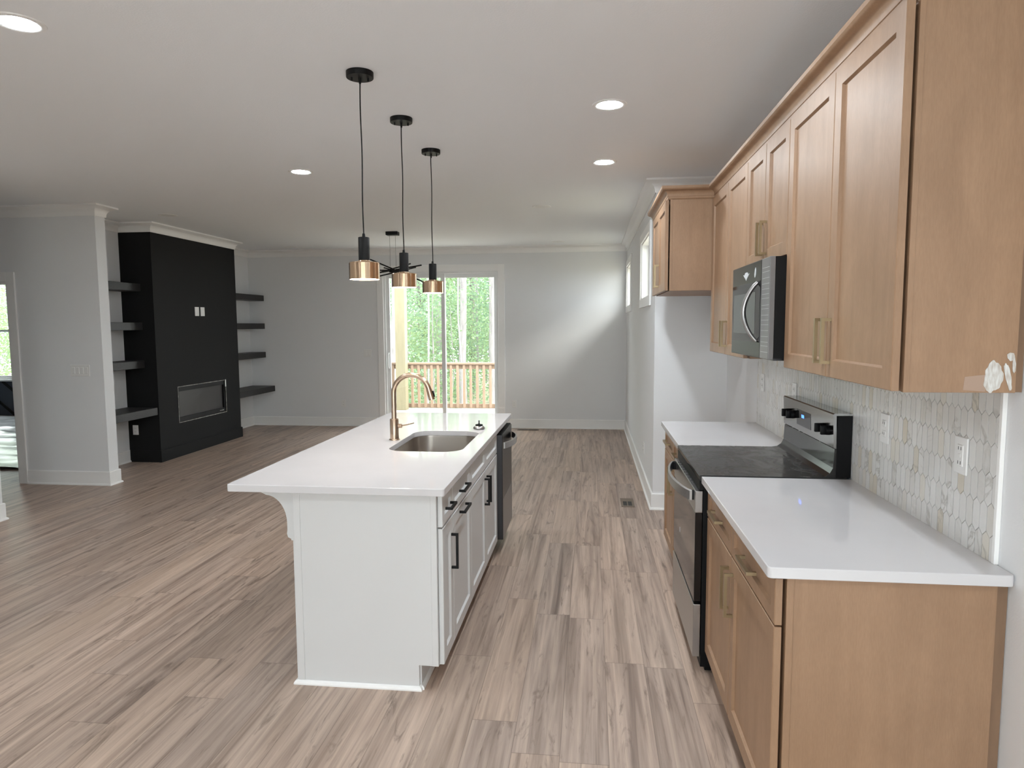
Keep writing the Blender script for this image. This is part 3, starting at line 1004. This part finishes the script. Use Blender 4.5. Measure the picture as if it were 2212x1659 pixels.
# corbel under the overhang
bm = new()
cp = [(IX0 - .0065, .880), (-1.445, .880), (-1.445, .856), (-1.432, .850)]
for k in range(0, 10):
    a = k / 9 * PI / 2
    cp.append((-1.425 + .095 * math.sin(a), .846 - .125 * (1 - math.cos(a))))
cp += [(-1.330, .690), (-1.333, .672), (-1.328, .656), (-1.314, .650), (-1.314, .643), (-1.300, .643), (-1.300, .628), (IX0 - .0065, .628)]
prism(bm, cp, 'y', 2.785, 2.86)
solo('corbel', bm, M['white_cab'], 'curved white bracket under the island countertop overhang', 'bracket', (-1.35, 2.82, .628), smooth=30)

# worktop with a sink cut-out
hole = rrect(SX0, SX1, SYa, SYb, .105, 10)
bm = slab(rrect(-1.552, -.598, 2.686, 5.092, .012, 6), CT0, CT1, hole[::-1])
solo('island_countertop', bm, M['quartz'], 'long white quartz island countertop with sink cut-out and seating overhang', 'countertop', (-1.07, 3.89, CT0))
t = Thing('sink', 'single bowl stainless sink let into the island countertop', 'sink', (-.9, 3.855, .66))
bm = new()
def rloop(ins, z, r): return [bm.verts.new((x, y, z)) for x, y in rrect(SX0 + ins, SX1 - ins, SYa + ins, SYb - ins, r, 10)]
L = [rloop(-.018, .8815, .115), rloop(-.004, .8815, .108), rloop(-.003, .870, .107), rloop(.006, .72, .10), rloop(.016, .695, .09), rloop(.05, .682, .07), rloop(.15, .678, .03)]
for a, b in zip(L, L[1:]):
    for k in range(len(a)): bm.faces.new((a[k], a[(k + 1) % len(a)], b[(k + 1) % len(b)], b[k]))
bm.faces.new(L[-1])
t.part('bowl', bm, M['sink_steel'], smooth=40)
bm = new(); lathe(bm, [(.0, .680), (.030, .680), (.040, .684), (.044, .681), (.044, .679)], (-.9, 3.855, 0), 28); t.part('drain', bm, M['steel'], smooth=40)

# faucet
fx, fy = -1.152, 3.852
t = Thing('faucet', 'tall gooseneck bronze kitchen faucet beside the island sink', 'faucet', (fx, fy, CT1))
bm = new(); lathe(bm, [(0, 0), (.031, 0), (.031, .004), (.0285, .007), (0, .007)], (fx, fy, CT1), 32); t.part('base_ring', bm, M['faucet'], smooth=40)
bm = new(); lathe(bm, [(.0255, .005), (.0255, .122), (.0235, .126), (0, .126)], (fx, fy, CT1), 32); t.part('body', bm, M['faucet'], smooth=40)
R, zc = .108, CT1 + .278
pts = [(fx, fy, CT1 + .118), (fx, fy, CT1 + .2)]
for k in range(0, 23):
    a = PI - k / 22 * math.radians(168)
    pts.append((fx + R + R * math.cos(a), fy, zc + R * math.sin(a)))
bm = new(); tube(bm, pts, .0148, 20); t.part('spout', bm, M['faucet'], smooth=50)
e, dr = Vector(pts[-1]), (Vector(pts[-1]) - Vector(pts[-2])).normalized()
bm = new(); cyl(bm, e - dr * .002, e + dr * .062, .0165, .0185, 24); sh = t.part('spray_head', bm, M['faucet'], smooth=40)
bm = new(); q = e + dr * .030 + Vector((.0175, 0, .004)); cyl(bm, q - dr * .018, q + dr * .018, .006, .006, 12); t.part('spray_button', bm, M['black_plastic'], sh, label='black spray button')
bm = new(); cyl(bm, (fx + .024, fy, CT1 + .083), (fx + .046, fy, CT1 + .083), .0125, .0125, 20)
lv = t.part('lever_hub', bm, M['faucet'], smooth=40)
bm = new(); tube(bm, [(fx + .040, fy, CT1 + .083), (fx + .075, fy - .004, CT1 + .091), (fx + .122, fy - .010, CT1 + .103)], [.0042, .0038, .0034], 10); t.part('lever', bm, M['faucet'], lv, smooth=40)
# strainer
cx, cy = -.718, 4.300
t = Thing('sink_strainer', 'small steel sink strainer with black rubber ring resting on the island countertop', 'strainer', (cx, cy, CT1))
bm = new(); lathe(bm, [(0, .001), (.034, .001), (.038, .005), (.037, .012), (.030, .020), (.020, .024), (0, .024)], (cx, cy, CT1), 32); t.part('basket', bm, M['steel'], smooth=40)
bm = new(); lathe(bm, [(.010, .024), (.0235, .0235), (.0245, .027), (.0235, .031), (.010, .032)], (cx, cy, CT1), 28); t.part('rubber_ring', bm, M['black_plastic'], smooth=40)
bm = new(); lathe(bm, [(0, .030), (.007, .031), (.0045, .040), (.004, .050), (.005, .056), (0, .058)], (cx, cy, CT1), 16); t.part('stem', bm, M['steel_dark'], smooth=40)

# dishwasher
WD0, WD1 = 4.490, 5.022
t = Thing('dishwasher', 'stainless dishwasher with curved bar handle in the far end of the island', 'dishwasher', (-.9, 4.75, 0))
bm = new(); box(bm, IX0 + .03, -.652, WD0, WD1, .10, .868); t.part('tub', bm, M['black_plastic'])
bm = new(); box(bm, -.650, -.590, WD0, WD1, .115, .845, .004, 2); dd = t.part('door', bm, M['steel_dark'])
bm = new(); box(bm, -.648, -.596, WD0 + .006, WD1 - .006, .8452, .852, .001); t.part('control_strip', bm, M['black_plastic'], dd)
bm = new(); box(bm, -.5898, -.5886, WD0 + .004, WD1 - .004, .120, .40); t.part('protective_film', bm, M['tape'], dd, label='loose wrinkled film on the lower door')
bm = new()
hp = []
n = 16
for k in range(n + 1):
    u = k / n
    hp.append((-.590 + .052 * math.sin(PI * u) ** .7 + .004, WD0 + .03 + u * (WD1 - WD0 - .06)))
A = []
for (x, y), nx in [((p[0], p[1]), 1) for p in hp]:
    A.append([bm.verts.new((x, y, .745)), bm.verts.new((x + .010, y, .748)), bm.verts.new((x + .010, y, .787)), bm.verts.new((x, y, .790))])
for a, b in zip(A, A[1:]):
    for k in range(4): bm.faces.new((a[k], a[(k + 1) % 4], b[(k + 1) % 4], b[k]))
bm.faces.new(A[0][::-1]); bm.faces.new(A[-1])
t.part('handle', bm, M['steel'], dd, smooth=35)
bm = new(); box(bm, -.735, -.722, WD0, WD1, 0, .105); t.part('toe_kick', bm, M['black_plastic'])

# ------------------------------------------------------------------ range
t = Thing('range', 'stainless electric range with black glass top between the maple base cabinets', 'stove', (.8, 3.41, 0))
ya, yb = RG0, RG1
bm = new(); box(bm, .505, 1.105, ya + .002, yb - .002, .03, .893); t.part('body', bm, M['black_plastic'])
bm = new()
prism(bm, [(.486, .898), (.486, .914), (.490, .918), (.990, .918), (1.020, .923), (1.040, .938), (1.052, .962), (1.056, 1.045), (1.110, 1.045), (1.110, .893), (.492, .893)], 'y', ya, yb)
t.part('cooktop', bm, M['cooktop'])
bm = new(); prism(bm, [(.488, .850), (.488, .892), (.505, .892), (.505, .850)], 'y', ya + .004, yb - .004); t.part('front_rail', bm, M['black_plastic'])
# console
bm = new()
prism(bm, [(1.058, 1.0465), (1.052, 1.050), (1.046, 1.196), (1.052, 1.200), (1.1255, 1.200), (1.1255, 1.192), (1.060, 1.190), (1.064, 1.0465)], 'y', ya + .002, yb - .002)
cs = t.part('console', bm, M['console_steel'])
for y0, y1 in ((ya - .0015, ya + .006), (yb - .006, yb + .0015)):
    bm = new(); box(bm, 1.0645, 1.1255, y0, y1, .919, 1.190); t.part('console_side', bm, M['black_plastic'], cs)
bm = new(); box(bm, 1.0655, 1.125, ya + .007, yb - .007, 1.046, 1.188); t.part('console_back', bm, M['black_plastic'], cs)
def fxz(z): return 1.052 - (z - 1.05) * .006 / .146
bm = new(); prism(bm, [(fxz(1.080) - .0012, 1.080), (fxz(1.158) - .0012, 1.158), (fxz(1.158) + .001, 1.158), (fxz(1.080) + .001, 1.080)], 'y', 3.335, 3.555); dp = t.part('display', bm, M['black_glass'], cs)
# clock digits: 0:00 style segments glow blue
def seg_digit(bm, yc, zc, s):
    for dy, dz, w, h in ((0, s, s * .8, .1 * s), (0, -s, s * .8, .1 * s), (-s * .5, 0, .1 * s, s * .9), (s * .5, 0, .1 * s, s * .9)):
        box(bm, fxz(zc) - .0020, fxz(zc) - .0013, yc + dy - max(w, .0008) / 2, yc + dy + max(w, .0008) / 2, zc + dz - max(h, .0008), zc + dz + max(h, .0008))
bm = new()
for yc in (3.440, 3.452, 3.468): seg_digit(bm, yc, 1.130, .0065)
t.part('clock_digits', bm, M['display'], cs, label='glowing blue clock digits')
for yk in (3.095, 3.175, 3.625, 3.705):
    bm = new()
    z = 1.118
    x = fxz(z)
    cyl(bm, (x, yk, z), (x - .014, yk, z), .0215, .0205, 28)
    box(bm, x - .034, x - .010, yk - .0075, yk + .0075, z - .020, z + .020, .003, 2)
    t.part('knob', bm, M['black_plastic'], cs, smooth=35)
# door
bm = new(); box(bm, .470, .504, ya + .004, yb - .004, .745, .845, .003, 2); dr_ = t.part('door', bm, M['steel'])
bm = new(); box(bm, .4715, .503, ya + .004, yb - .004, .335, .7445, .002); t.part('glass', bm, M['black_glass'], dr_)
bm = new()
for r in range(3):
    for k in range(9):
        y = ya + .14 + k * .06
        box(bm, .474 + r * .009, .479 + r * .009, y, y + .036, .8445, .8456)
t.part('vent_slot', bm, M['slot'], dr_)
bm = new()
A = []
n = 20
for k in range(n + 1):
    u = k / n
    x = .462 - .052 * math.sin(PI * u) ** .75
    y = ya + .045 + u * (yb - ya - .09)
    A.append([bm.verts.new((x, y, .792)), bm.verts.new((x - .011, y, .795)), bm.verts.new((x - .011, y, .836)), bm.verts.new((x, y, .839))])
for a, b in zip(A, A[1:]):
    for k in range(4): bm.faces.new((a[k], a[(k + 1) % 4], b[(k + 1) % 4], b[k]))
bm.faces.new(A[0][::-1]); bm.faces.new(A[-1])
t.part('handle', bm, M['steel'], dr_, smooth=35)
for y in (ya + .047, yb - .068):
    bm = new(); box(bm, .455, .472, y, y + .020, .794, .837, .002); t.part('handle_bracket', bm, M['black_plastic'], dr_)
bm = new(); prism(bm, [(.4708, .505), (.4708, .530), (.4714, .530), (.4714, .505)], 'y', 3.52, 3.535); t.part('sticker', bm, M['sticker'], dr_, label='small white sticker on the oven glass')
bm = new(); box(bm, .470, .503, ya + .004, yb - .004, .075, .322, .003, 2); t.part('drawer', bm, M['steel'])
for y in (ya + .03, yb - .06):
    bm = new(); box(bm, .53, .56, y, y + .03, 0, .031); t.part('foot', bm, M['black_plastic'])

# ------------------------------------------------------------------ microwave
MX, my0, my1, mz0, mz1 = .740, 2.9335, 3.668, 1.4385, 1.868
t = Thing('microwave', 'stainless over-range microwave still in creased protective film', 'microwave', (.94, 3.3, mz0))
bm = new(); box(bm, MX + .024, KW - .004, my0, my1, mz0 + .004, mz1); t.part('body', bm, M['black_plastic'])
bm = new(); box(bm, MX, MX + .0235, my0 + .14, my1, mz0, mz1 + .001, .003, 2); d = t.part('door', bm, M['steel_dark'])
bm = new(); box(bm, MX - .0015, MX + .002, my0 + .150, my1 - .012, mz0 + .068, mz1 - .090); g = t.part('window', bm, M['black_glass'], d)
bm = new(); box(bm, MX - .0022, MX - .0014, my0 + .235, my1 - .05, mz0 + .105, mz1 - .135); t.part('window_screen', bm, M['screen'], d)
bm = new()
hp = []
for k in range(0, 17):
    u = k / 16
    hp.append((MX - .004 - .052 * math.sin(PI * u) ** .8, my0 + .185 + .035 * math.sin(PI * u), mz0 + .072 + u * .262))
tube(bm, hp, [.008 + .0035 * math.sin(PI * k / 16) for k in range(17)], 14)
t.part('handle', bm, M['steel'], d, smooth=50)
bm = new(); box(bm, MX, MX + .0235, my0, my0 + .138, mz0, mz1 + .001, .003, 2); cpn = t.part('control_panel', bm, M['tape'])
bm = new()
for k in range(17):
    z = mz0 + .03 + k * .0225 + random.uniform(-.004, .004)
    box(bm, MX - .0010, MX + .001, my0 + .004, my0 + .12, z, z + .0012)
t.part('film_crease', bm, M['sticker'], cpn, label='pale creases of protective film')
# emblem sticker on the top band: winged shield with a dash
bm = new()
zt = mz1 - .055
prism(bm, [(3.40, zt), (3.425, zt + .012), (3.40, zt + .008), (3.385, zt + .018), (3.36, zt + .020), (3.335, zt + .018), (3.32, zt + .008), (3.295, zt + .012), (3.32, zt), (3.335, zt - .006), (3.36, zt - .020), (3.385, zt - .006)][::-1], 'x', MX - .0012, MX)
t.part('sticker', bm, M['sticker'], d, label='silver winged shield sticker')
bm = new(); prism(bm, ellipse(3.185, mz1 - .050, .012, .022, .3, jag=.1), 'x', MX - .0012, MX); t.part('sticker', bm, M['sticker'], d, label='pale smear of torn film')
bm = new(); box(bm, MX + .03, KW - .05, my0 + .03, my1 - .03, mz0 - .006, mz0 + .0035); t.part('vent_grille', bm, M['steel_dark'])

# ------------------------------------------------------------------ ceiling lights
def downlight(x, y, on, label, group):
    t = Thing('recessed_light', label, 'ceiling light', (x, y, HC), group)
    bm = new(); lathe(bm, [(.064, -.002), (.078, -.006), (.092, -.004), (.094, 0), (.064, 0)], (x, y, HC), 40); t.part('trim_ring', bm, M['trim'], smooth=40)
    bm = new(); lathe(bm, [(0, -.0035), (.0655, -.0035), (.0655, -.0005), (0, -.0005)], (x, y, HC), 40); t.part('diffuser', bm, M['led'] if on else M['led_off'])
GL, GO2 = 'lit recessed lights', 'unlit recessed lights'
downlight(-2.225, 2.505, True, 'large lit recessed light in the corner of the ceiling nearest the wall opening', GL)
downlight(.098, 3.805, True, 'lit recessed light over the aisle before the range', GL)
downlight(.095, 5.109, True, 'lit recessed light over the aisle before the fridge recess', GL)
downlight(-2.224, 5.100, True, 'lit recessed light between the pendants and the black chimney breast', GL)
downlight(.090, 2.490, True, 'lit recessed light at the top edge above the aisle', GL)
downlight(-.493, 6.903, False, 'unlit recessed light past the island, before the sliding door', GO2)
downlight(-4.486, 6.855, False, 'unlit recessed light in front of the black chimney breast', GO2)
downlight(-.469, 9.821, False, 'unlit recessed light close to the back wall by the high windows', GO2)
downlight(-4.492, 9.862, False, 'unlit recessed light close to the back wall by the alcove shelves', GO2)
for x, y in ((.090, -.05), (-2.225, -.05)):  # unseen lights added to brighten what faces the viewer
    downlight(x, y, True, 'added unseen lit recessed light in the ceiling behind the viewer', 'added lit recessed lights behind the viewer')

# ------------------------------------------------------------------ pendants
def pendant(x, y, label):
    t = Thing('pendant_light', label, 'pendant light', (x, y, HC), 'pendant lights over the island')
    bm = new(); lathe(bm, [(0, -.026), (.0625, -.026), (.0635, -.024), (.0635, 0), (0, 0)], (x, y, HC), 40); cn = t.part('canopy', bm, M['black_metal'], smooth=40)
    for s in (-1, 1):
        bm = new(); cyl(bm, (x + s * .036, y + s * .012, HC - .026), (x + s * .036, y + s * .012, HC - .040), .0045, n=12); t.part('stud', bm, M['black_metal'], cn)
    bm = new(); cyl(bm, (x, y, HC - .026), (x, y, HC - .052), .007, .005, 14); t.part('strain_relief', bm, M['black_metal'], cn, smooth=40)
    pts = [(x + .0018 * math.sin(k * .7 + y), y, HC - .045 - k / 14 * (HC - .045 - 2.028)) for k in range(15)]
    bm = new(); tube(bm, pts, .0032, 8); t.part('cord', bm, M['black_metal'], smooth=60)
    x2 = x
    bm = new(); lathe(bm, [(0, 2.030), (.006, 2.030), (.008, 2.014), (.0255, 2.012), (.0265, 2.009), (.0265, 1.900), (0, 1.900)], (x2, y, 0), 32); t.part('socket_sleeve', bm, M['black_metal'], smooth=40)
    bm = new(); lathe(bm, [(.024, 1.9015), (.030, 1.9015), (.031, 1.898), (.0695, 1.893), (.0725, 1.889), (.0725, 1.812), (.0705, 1.812), (.0705, 1.887), (.024, 1.895)], (x2, y, 0), 64); sd = t.part('shade', bm, M['copper'], smooth=35)
    bm = new(); lathe(bm, [(0, 1.815), (.0695, 1.815), (.0695, 1.822), (0, 1.822)], (x2, y, 0), 40); t.part('diffuser', bm, M['bulb'], sd)
pendant(-1.082, 3.178, 'copper drum pendant on a black cord, the first along the island from the near end')
pendant(-1.085, 3.890, 'copper drum pendant on a black cord, hanging over the middle of the island')
pendant(-1.082, 4.605, 'copper drum pendant on a black cord, the last along the island toward the sliding door')

# stick chandelier
cx, cy = -2.505, 8.47
cz = 2.285
t = Thing('chandelier', 'black stick chandelier of crossing rods hung in front of the sliding door', 'chandelier', (cx, cy, HC))
bm = new(); box(bm, cx - .078, cx + .078, cy - .05, cy + .05, HC - .045, HC, .006, 2); t.part('canopy', bm, M['black_metal'])
for dx in (-.038, .038):
    bm = new(); cyl(bm, (cx + dx, cy, HC - .045), (cx + dx, cy, cz - .01), .0016, n=6); t.part('suspension_wire', bm, M['black_metal'])
rods = [((-.235, -.20, .13), (.37, .26, -.145)), ((-.10, -.34, -.095), (.215, .30, .066)), ((-.36, .10, -.035), (.40, -.12, .056)),
        ((-.25, -.30, -.085), (.16, .25, .11)), ((-.22, .33, .07), (.32, -.30, -.085)), ((-.30, .22, .03), (.26, -.24, -.02))]
for a, b in rods:
    bm = new()
    a, b = Vector(a) + Vector((cx, cy, cz)), Vector(b) + Vector((cx, cy, cz))
    cyl(bm, a, b, .009, n=12)
    t.part('rod', bm, M['black_metal'], smooth=40)
bm = new(); cyl(bm, (cx - .05, cy, cz), (cx + .05, cy, cz), .020, n=16); t.part('hub', bm, M['black_metal'], smooth=40)

# ------------------------------------------------------------------ shelves
def shelf(y0, y1, depth, z, label):
    bm = new(); box(bm, ALC + .002, ALC + depth, y0 + .002, y1 - .002, z - .088, z, .003)
    solo('floating_shelf', bm, M['shelf'], label, 'shelf', (ALC + depth / 2, (y0 + y1) / 2, z - .088), 'black alcove shelves')
names = ['topmost', 'second from top', 'third from top', 'deeper lowest']
for k, (zl, zr, dp) in enumerate(((2.085, 2.075, .25), (1.640, 1.635, .25), (1.200, 1.180, .25), (.650, .640, .385))):
    shelf(WY1, BR0, dp, zl, '%s black shelf in the alcove between the doorway wall and the chimney' % names[k])
    shelf(BR1, BACK, dp, zr, '%s black shelf in the alcove between the chimney and back wall' % names[k])

# electric fire
t = Thing('electric_fireplace', 'wide black electric fireplace set into the charcoal chimney breast', 'fireplace', (BRX, 8.23, FZ0))
bm = new(); box(bm, BRX - .158, BRX - .146, FY0 + .002, FY1 - .002, FZ0 + .002, FZ1 - .002); t.part('firebox_back', bm, M['firebox'])
bm = new(); ring(bm, 'x', BRX - .05, BRX - .012, FY0 + .003, FY1 - .003, FZ0 + .003, FZ1 - .003, .03, .055); fr = t.part('frame', bm, M['black_metal'])
bm = new(); box(bm, BRX - .040, BRX - .034, FY0 + .033, FY1 - .033, FZ0 + .058, FZ1 - .058); t.part('glass_front', bm, M['firebox'])
bm = new(); box(bm, BRX - .0125, BRX - .011, FY1 - .15, FY1 - .05, FZ0 + .024, FZ0 + .034); t.part('badge', bm, M['raw_edge'], fr)
bm = new(); ring(bm, 'x', BRX - .004, BRX + .0015, FY0 - .006, FY1 + .006, FZ0 - .006, FZ1 + .006, .008); t.part('raw_edge', bm, M['raw_edge'], label='pale unpainted edge round the opening')
bm = new(); box(bm, BRX - .003, BRX + .002, FY1 - .012, FY1 + .010, FZ1 - .09, FZ1 + .008, .001); t.part('patch', bm, M['plate'], label='white scrap at the top corner')

# ------------------------------------------------------------------ floor registers
def register(x, y, wx, wy, label, cover):
    t = Thing('floor_vent', label, 'floor vent', (x, y, 0), 'floor vents')
    bm = new(); box(bm, x - wx / 2, x + wx / 2, y - wy / 2, y + wy / 2, .0002, .0045, .001); t.part('cover', bm, cover)
    bm = new()
    n = 2
    for k in range(n):
        a = x - wx / 2 + .015 + k * (wx - .03) / n
        box(bm, a + .004, a + (wx - .03) / n - .004, y - wy * .38, y + wy * .1, .0044, .0052)
    t.part('louvre_opening', bm, M['slot'])
register(.335, 5.985, .115, .285, 'small brown floor vent beside the fridge recess baseboard', M['brown_metal'])
register(-.93, 10.09, .33, .12, 'brown floor vent by the back wall baseboard beside the sliding door', M['brown_metal'])

# ------------------------------------------------------------------ plastic sheet on the bedroom floor
bm = new()
nx, ny = 70, 60
grid = []
import mathutils
for i in range(nx + 1):
    rowv = []
    for j in range(ny + 1):
        x = -12.2 + i / nx * 6.2
        y = 6.75 + j / ny * 3.95
        p = Vector((x * 1.8, y * 2.6, 0))
        h = .012 + .05 * max(0, mathutils.noise.noise(p)) + .03 * abs(mathutils.noise.noise(p * 2.7 + Vector((3, 1, 0)))) + .015 * abs(mathutils.noise.noise(p * 6))
        rowv.append(bm.verts.new((x, y, h)))
    grid.append(rowv)
for i in range(nx):
    for j in range(ny):
        bm.faces.new((grid[i][j], grid[i + 1][j], grid[i + 1][j + 1], grid[i][j + 1]))
solo('plastic_sheet', bm, M['film'], 'crumpled clear plastic sheet covering the floor of the room through the doorway', 'dust sheet', (-9.1, 8.7, 0), smooth=60)

# ------------------------------------------------------------------ deck and woods outside
bm = new(); box(bm, -9.0, 2.5, BACK + .145, 13.42, -.16, -.10)
struct('deck_floor', bm, M['deck'])
RY = 13.30
t = Thing('deck_railing', 'pine deck railing with square balusters outside the sliding door', 'railing', (-3, RY, -.1))
bm = new(); box(bm, -9.0, 2.5, RY - .07, RY + .07, .805, .843, .003); t.part('cap_rail', bm, M['deck_wood'])
bm = new(); box(bm, -9.0, 2.5, RY - .02, RY + .02, .715, .803, .002); t.part('top_rail', bm, M['deck_wood'])
bm = new(); box(bm, -9.0, 2.5, RY - .02, RY + .02, -.075, .010, .002); t.part('bottom_rail', bm, M['deck_wood'])
for k in range(-14, 24):
    x = -2.64 + k * .133
    if abs(x + 3.74) < .12: continue
    bm = new(); box(bm, x - .026, x + .026, RY - .055, RY - .0205, -.065, .80, .002); t.part('baluster', bm, M['deck_wood'])
for x, lb in ((-3.745, 'square yellow pine porch post seen through the sliding door'), (-.2, 'square yellow pine porch post beyond the back wall')):
    bm = new(); box(bm, x - .098, x + .098, RY - .27, RY - .075, -.10, 2.95, .004)
    solo('porch_post', bm, M['post_wood'], lb, 'post', (x, RY, -.10), 'porch posts')
bm = new(); box(bm, -9.0, 2.5, RY - .26, RY - .08, 2.95, 3.20)
struct('porch_beam', bm, M['post_wood'])
bm = new()
gv = {}
for i in range(0, 41):
    for j in range(0, 31):
        x, y = -60 + i * 2.5, 13.5 + j * 2.0
        gv[i, j] = bm.verts.new((x, y, -1.2 - .035 * (y - 13) + .3 * mathutils.noise.noise(Vector((x * .1, y * .1, 0)))))
for i in range(40):
    for j in range(30): bm.faces.new((gv[i, j], gv[i + 1, j], gv[i + 1, j + 1], gv[i, j + 1]))
box(bm, 1.6, 40, -20, 13.5, -1.4, -1.0)
struct('ground', bm, M['soil'], smooth=60)

def leaf_mesh(name, n, shape, size, material, seed):
    rnd = random.Random(seed)
    vs, fs = [], []
    k = 0
    clusters = [shape(rnd) for _ in range(max(8, n // 40))]
    for i in range(n):
        c = rnd.choice(clusters)
        p = Vector(c) + Vector((rnd.gauss(0, .45), rnd.gauss(0, .45), rnd.gauss(0, .30)))
        u = Vector((rnd.gauss(0, 1), rnd.gauss(0, 1), rnd.gauss(0, .5))).normalized()
        v = u.cross(Vector((rnd.gauss(0, 1), rnd.gauss(0, 1), rnd.gauss(0, 1)))).normalized()
        s = size * rnd.uniform(.6, 1.3)
        for a, b in ((-.5, 0), (0, -.28), (.5, 0), (0, .28)):
            vs.append(tuple(p + u * (a * s) + v * (b * s)))
        fs.append((k, k + 1, k + 2, k + 3))
        k += 4
    me = bpy.data.meshes.new(name)
    me.from_pydata(vs, [], fs)
    me.materials.append(material)
    return me

def cone_shape(r, z0, z1):
    def f(rnd):
        z = z0 + (z1 - z0) * rnd.random()
        k = math.sqrt(rnd.random()) * r * (1.1 - .6 * abs((z - z0) / (z1 - z0) - .45))
        a = rnd.random() * 2 * PI
        return (k * math.cos(a), k * math.sin(a), z)
    return f
CROWN = [leaf_mesh('crown', 7000, cone_shape(2.3, 2.0, 13), .15, M['leaf_a'], 1), leaf_mesh('crown', 7000, cone_shape(2.6, 1.5, 13), .15, M['leaf_b'], 2),
         leaf_mesh('crown', 6000, cone_shape(2.2, 1.0, 9), .14, M['leaf_c'], 3), leaf_mesh('crown', 3000, cone_shape(2.4, 9, 15), .16, M['leaf_a'], 8)]
SAPL = [leaf_mesh('leaves', 2600, cone_shape(1.5, .2, 4.2), .11, M['leaf_a'], 4), leaf_mesh('leaves', 2600, cone_shape(1.6, .1, 3.4), .12, M['leaf_c'], 5), leaf_mesh('leaves', 2600, cone_shape(1.6, .2, 5.0), .11, M['leaf_b'], 6)]

def gz(x, y): return -1.2 - .035 * (y - 13) - .25
def tree(x, y, r, h, crown, label, group, bark='bark', lean=0.0, scale=1.0, crown_on=True):
    z = gz(x, y)
    t = Thing('tree', label, 'tree', (x, y, z), group)
    rnd = random.Random(int(x * 100 + y * 7))
    pts, rs = [], []
    for k in range(9):
        u = k / 8
        pts.append((x + lean * u * h + rnd.uniform(-.06, .06) * (k > 0), y + rnd.uniform(-.06, .06), z - .1 + u * h))
        rs.append(r * (1 - .55 * u))
    bm = new(); tube(bm, pts, rs, 12); t.part('tree_trunk', bm, M[bark], smooth=60)
    if crown_on:
        o = bpy.data.objects.new('crown', CROWN[crown])
        C.objects.link(o)
        o.parent = t.e
        o.rotation_euler = (0, 0, rnd.random() * 6)
        o.scale = (scale, scale, scale)
def sapling(x, y, k, s, label):
    z = gz(x, y)
    t = Thing('sapling', label, 'sapling', (x, y, z), 'leafy saplings in the woods')
    rnd = random.Random(int(x * 91 + y * 17))
    bm = new()
    tube(bm, [(x, y, z - .1), (x + rnd.uniform(-.2, .2), y, z + 1.5 * s), (x + rnd.uniform(-.5, .5), y, z + 3.8 * s)], [.035, .025, .010], 8); t.part('stem', bm, M['bark'], smooth=60)
    o = bpy.data.objects.new('leaves', SAPL[k])
    C.objects.link(o)
    o.parent = t.e
    o.rotation_euler = (0, 0, rnd.random() * 6)
    o.scale = (s, s, s)
GT = 'trees in the woods beyond the deck'
tree(-5.70, 19.5, .20, 16, 3, 'thick pale tree trunk standing just past the porch post', GT, lean=-.004)
tree(-4.38, 23.0, .135, 16, 3, 'tall pale trunk in the middle of the fixed door pane', GT, lean=.008)
tree(-6.60, 29.0, .16, 15, 3, 'straight grey trunk between the porch post and the door stile', GT, 'bark')
tree(-5.90, 30.5, .09, 14, 3, 'thin pale trunk close to the door stile', GT)
tree(-3.25, 22.5, .13, 14, 3, 'pale trunk at the edge of the door casing', GT)
for x, y, k in ((-8.5, 33, 1), (-4.8, 36, 1), (-6.8, 39, 0), (-9.8, 38, 2), (-11, 27, 0), (-1.5, 30, 1), (1.5, 27, 0), (-13.5, 34, 1), (-3.0, 41, 0), (-12, 43, 1), (-16, 24, 0), (-5.6, 42, 0), (-8.2, 44, 1), (-10.2, 41, 0), (-7.5, 48, 1), (-9.4, 50, 0), (-4.4, 46, 1), (-11.5, 48, 0), (-6.0, 34, 2), (-7.9, 37, 1)):
    tree(x, y, random.uniform(.10, .17), 15, k, 'slender leafy tree deep in the woods beyond the deck', GT, 'bark_dark')
for x, y, r in ((-6.15, 21.5, .05), (-5.05, 20.5, .035), (-4.75, 25.5, .05), (-5.35, 27.5, .06), (-4.05, 21.0, .03), (-3.75, 25.2, .05), (-6.95, 24.0, .06), (-7.9, 28.0, .07), (-5.6, 23.6, .03), (-4.95, 29.5, .06), (-8.9, 30, .07), (-6.3, 33, .08)):
    tree(x, y, r, 15, 3, 'thin bare pale trunk among the woods beyond the deck', 'thin trunks beyond the deck', 'bark', lean=random.uniform(-.015, .015), crown_on=False)
for x, y, k in ((-26, 29, 0), (-30, 33, 1), (-23.5, 26, 2), (-33, 38, 1)):
    tree(x, y, .15, 15, k, 'leafy tree outside the window of the far room', 'trees outside the far room', 'bark_dark')
for i, (x, y) in enumerate(((-5.2, 24.5), (-7.4, 26), (-4.0, 27.5), (-6.2, 26.5), (-8.6, 28), (-3.4, 29), (-5.3, 31.5), (-7.6, 33.5), (-6.7, 22), (-2.2, 25), (-9.9, 31), (-10.5, 24),
                            (-22, 24), (-25, 25), (-27.5, 27), (-24.5, 29))):
    sapling(x, y, i % 3, random.uniform(.9, 1.3), 'leafy sapling in the undergrowth of the woods')
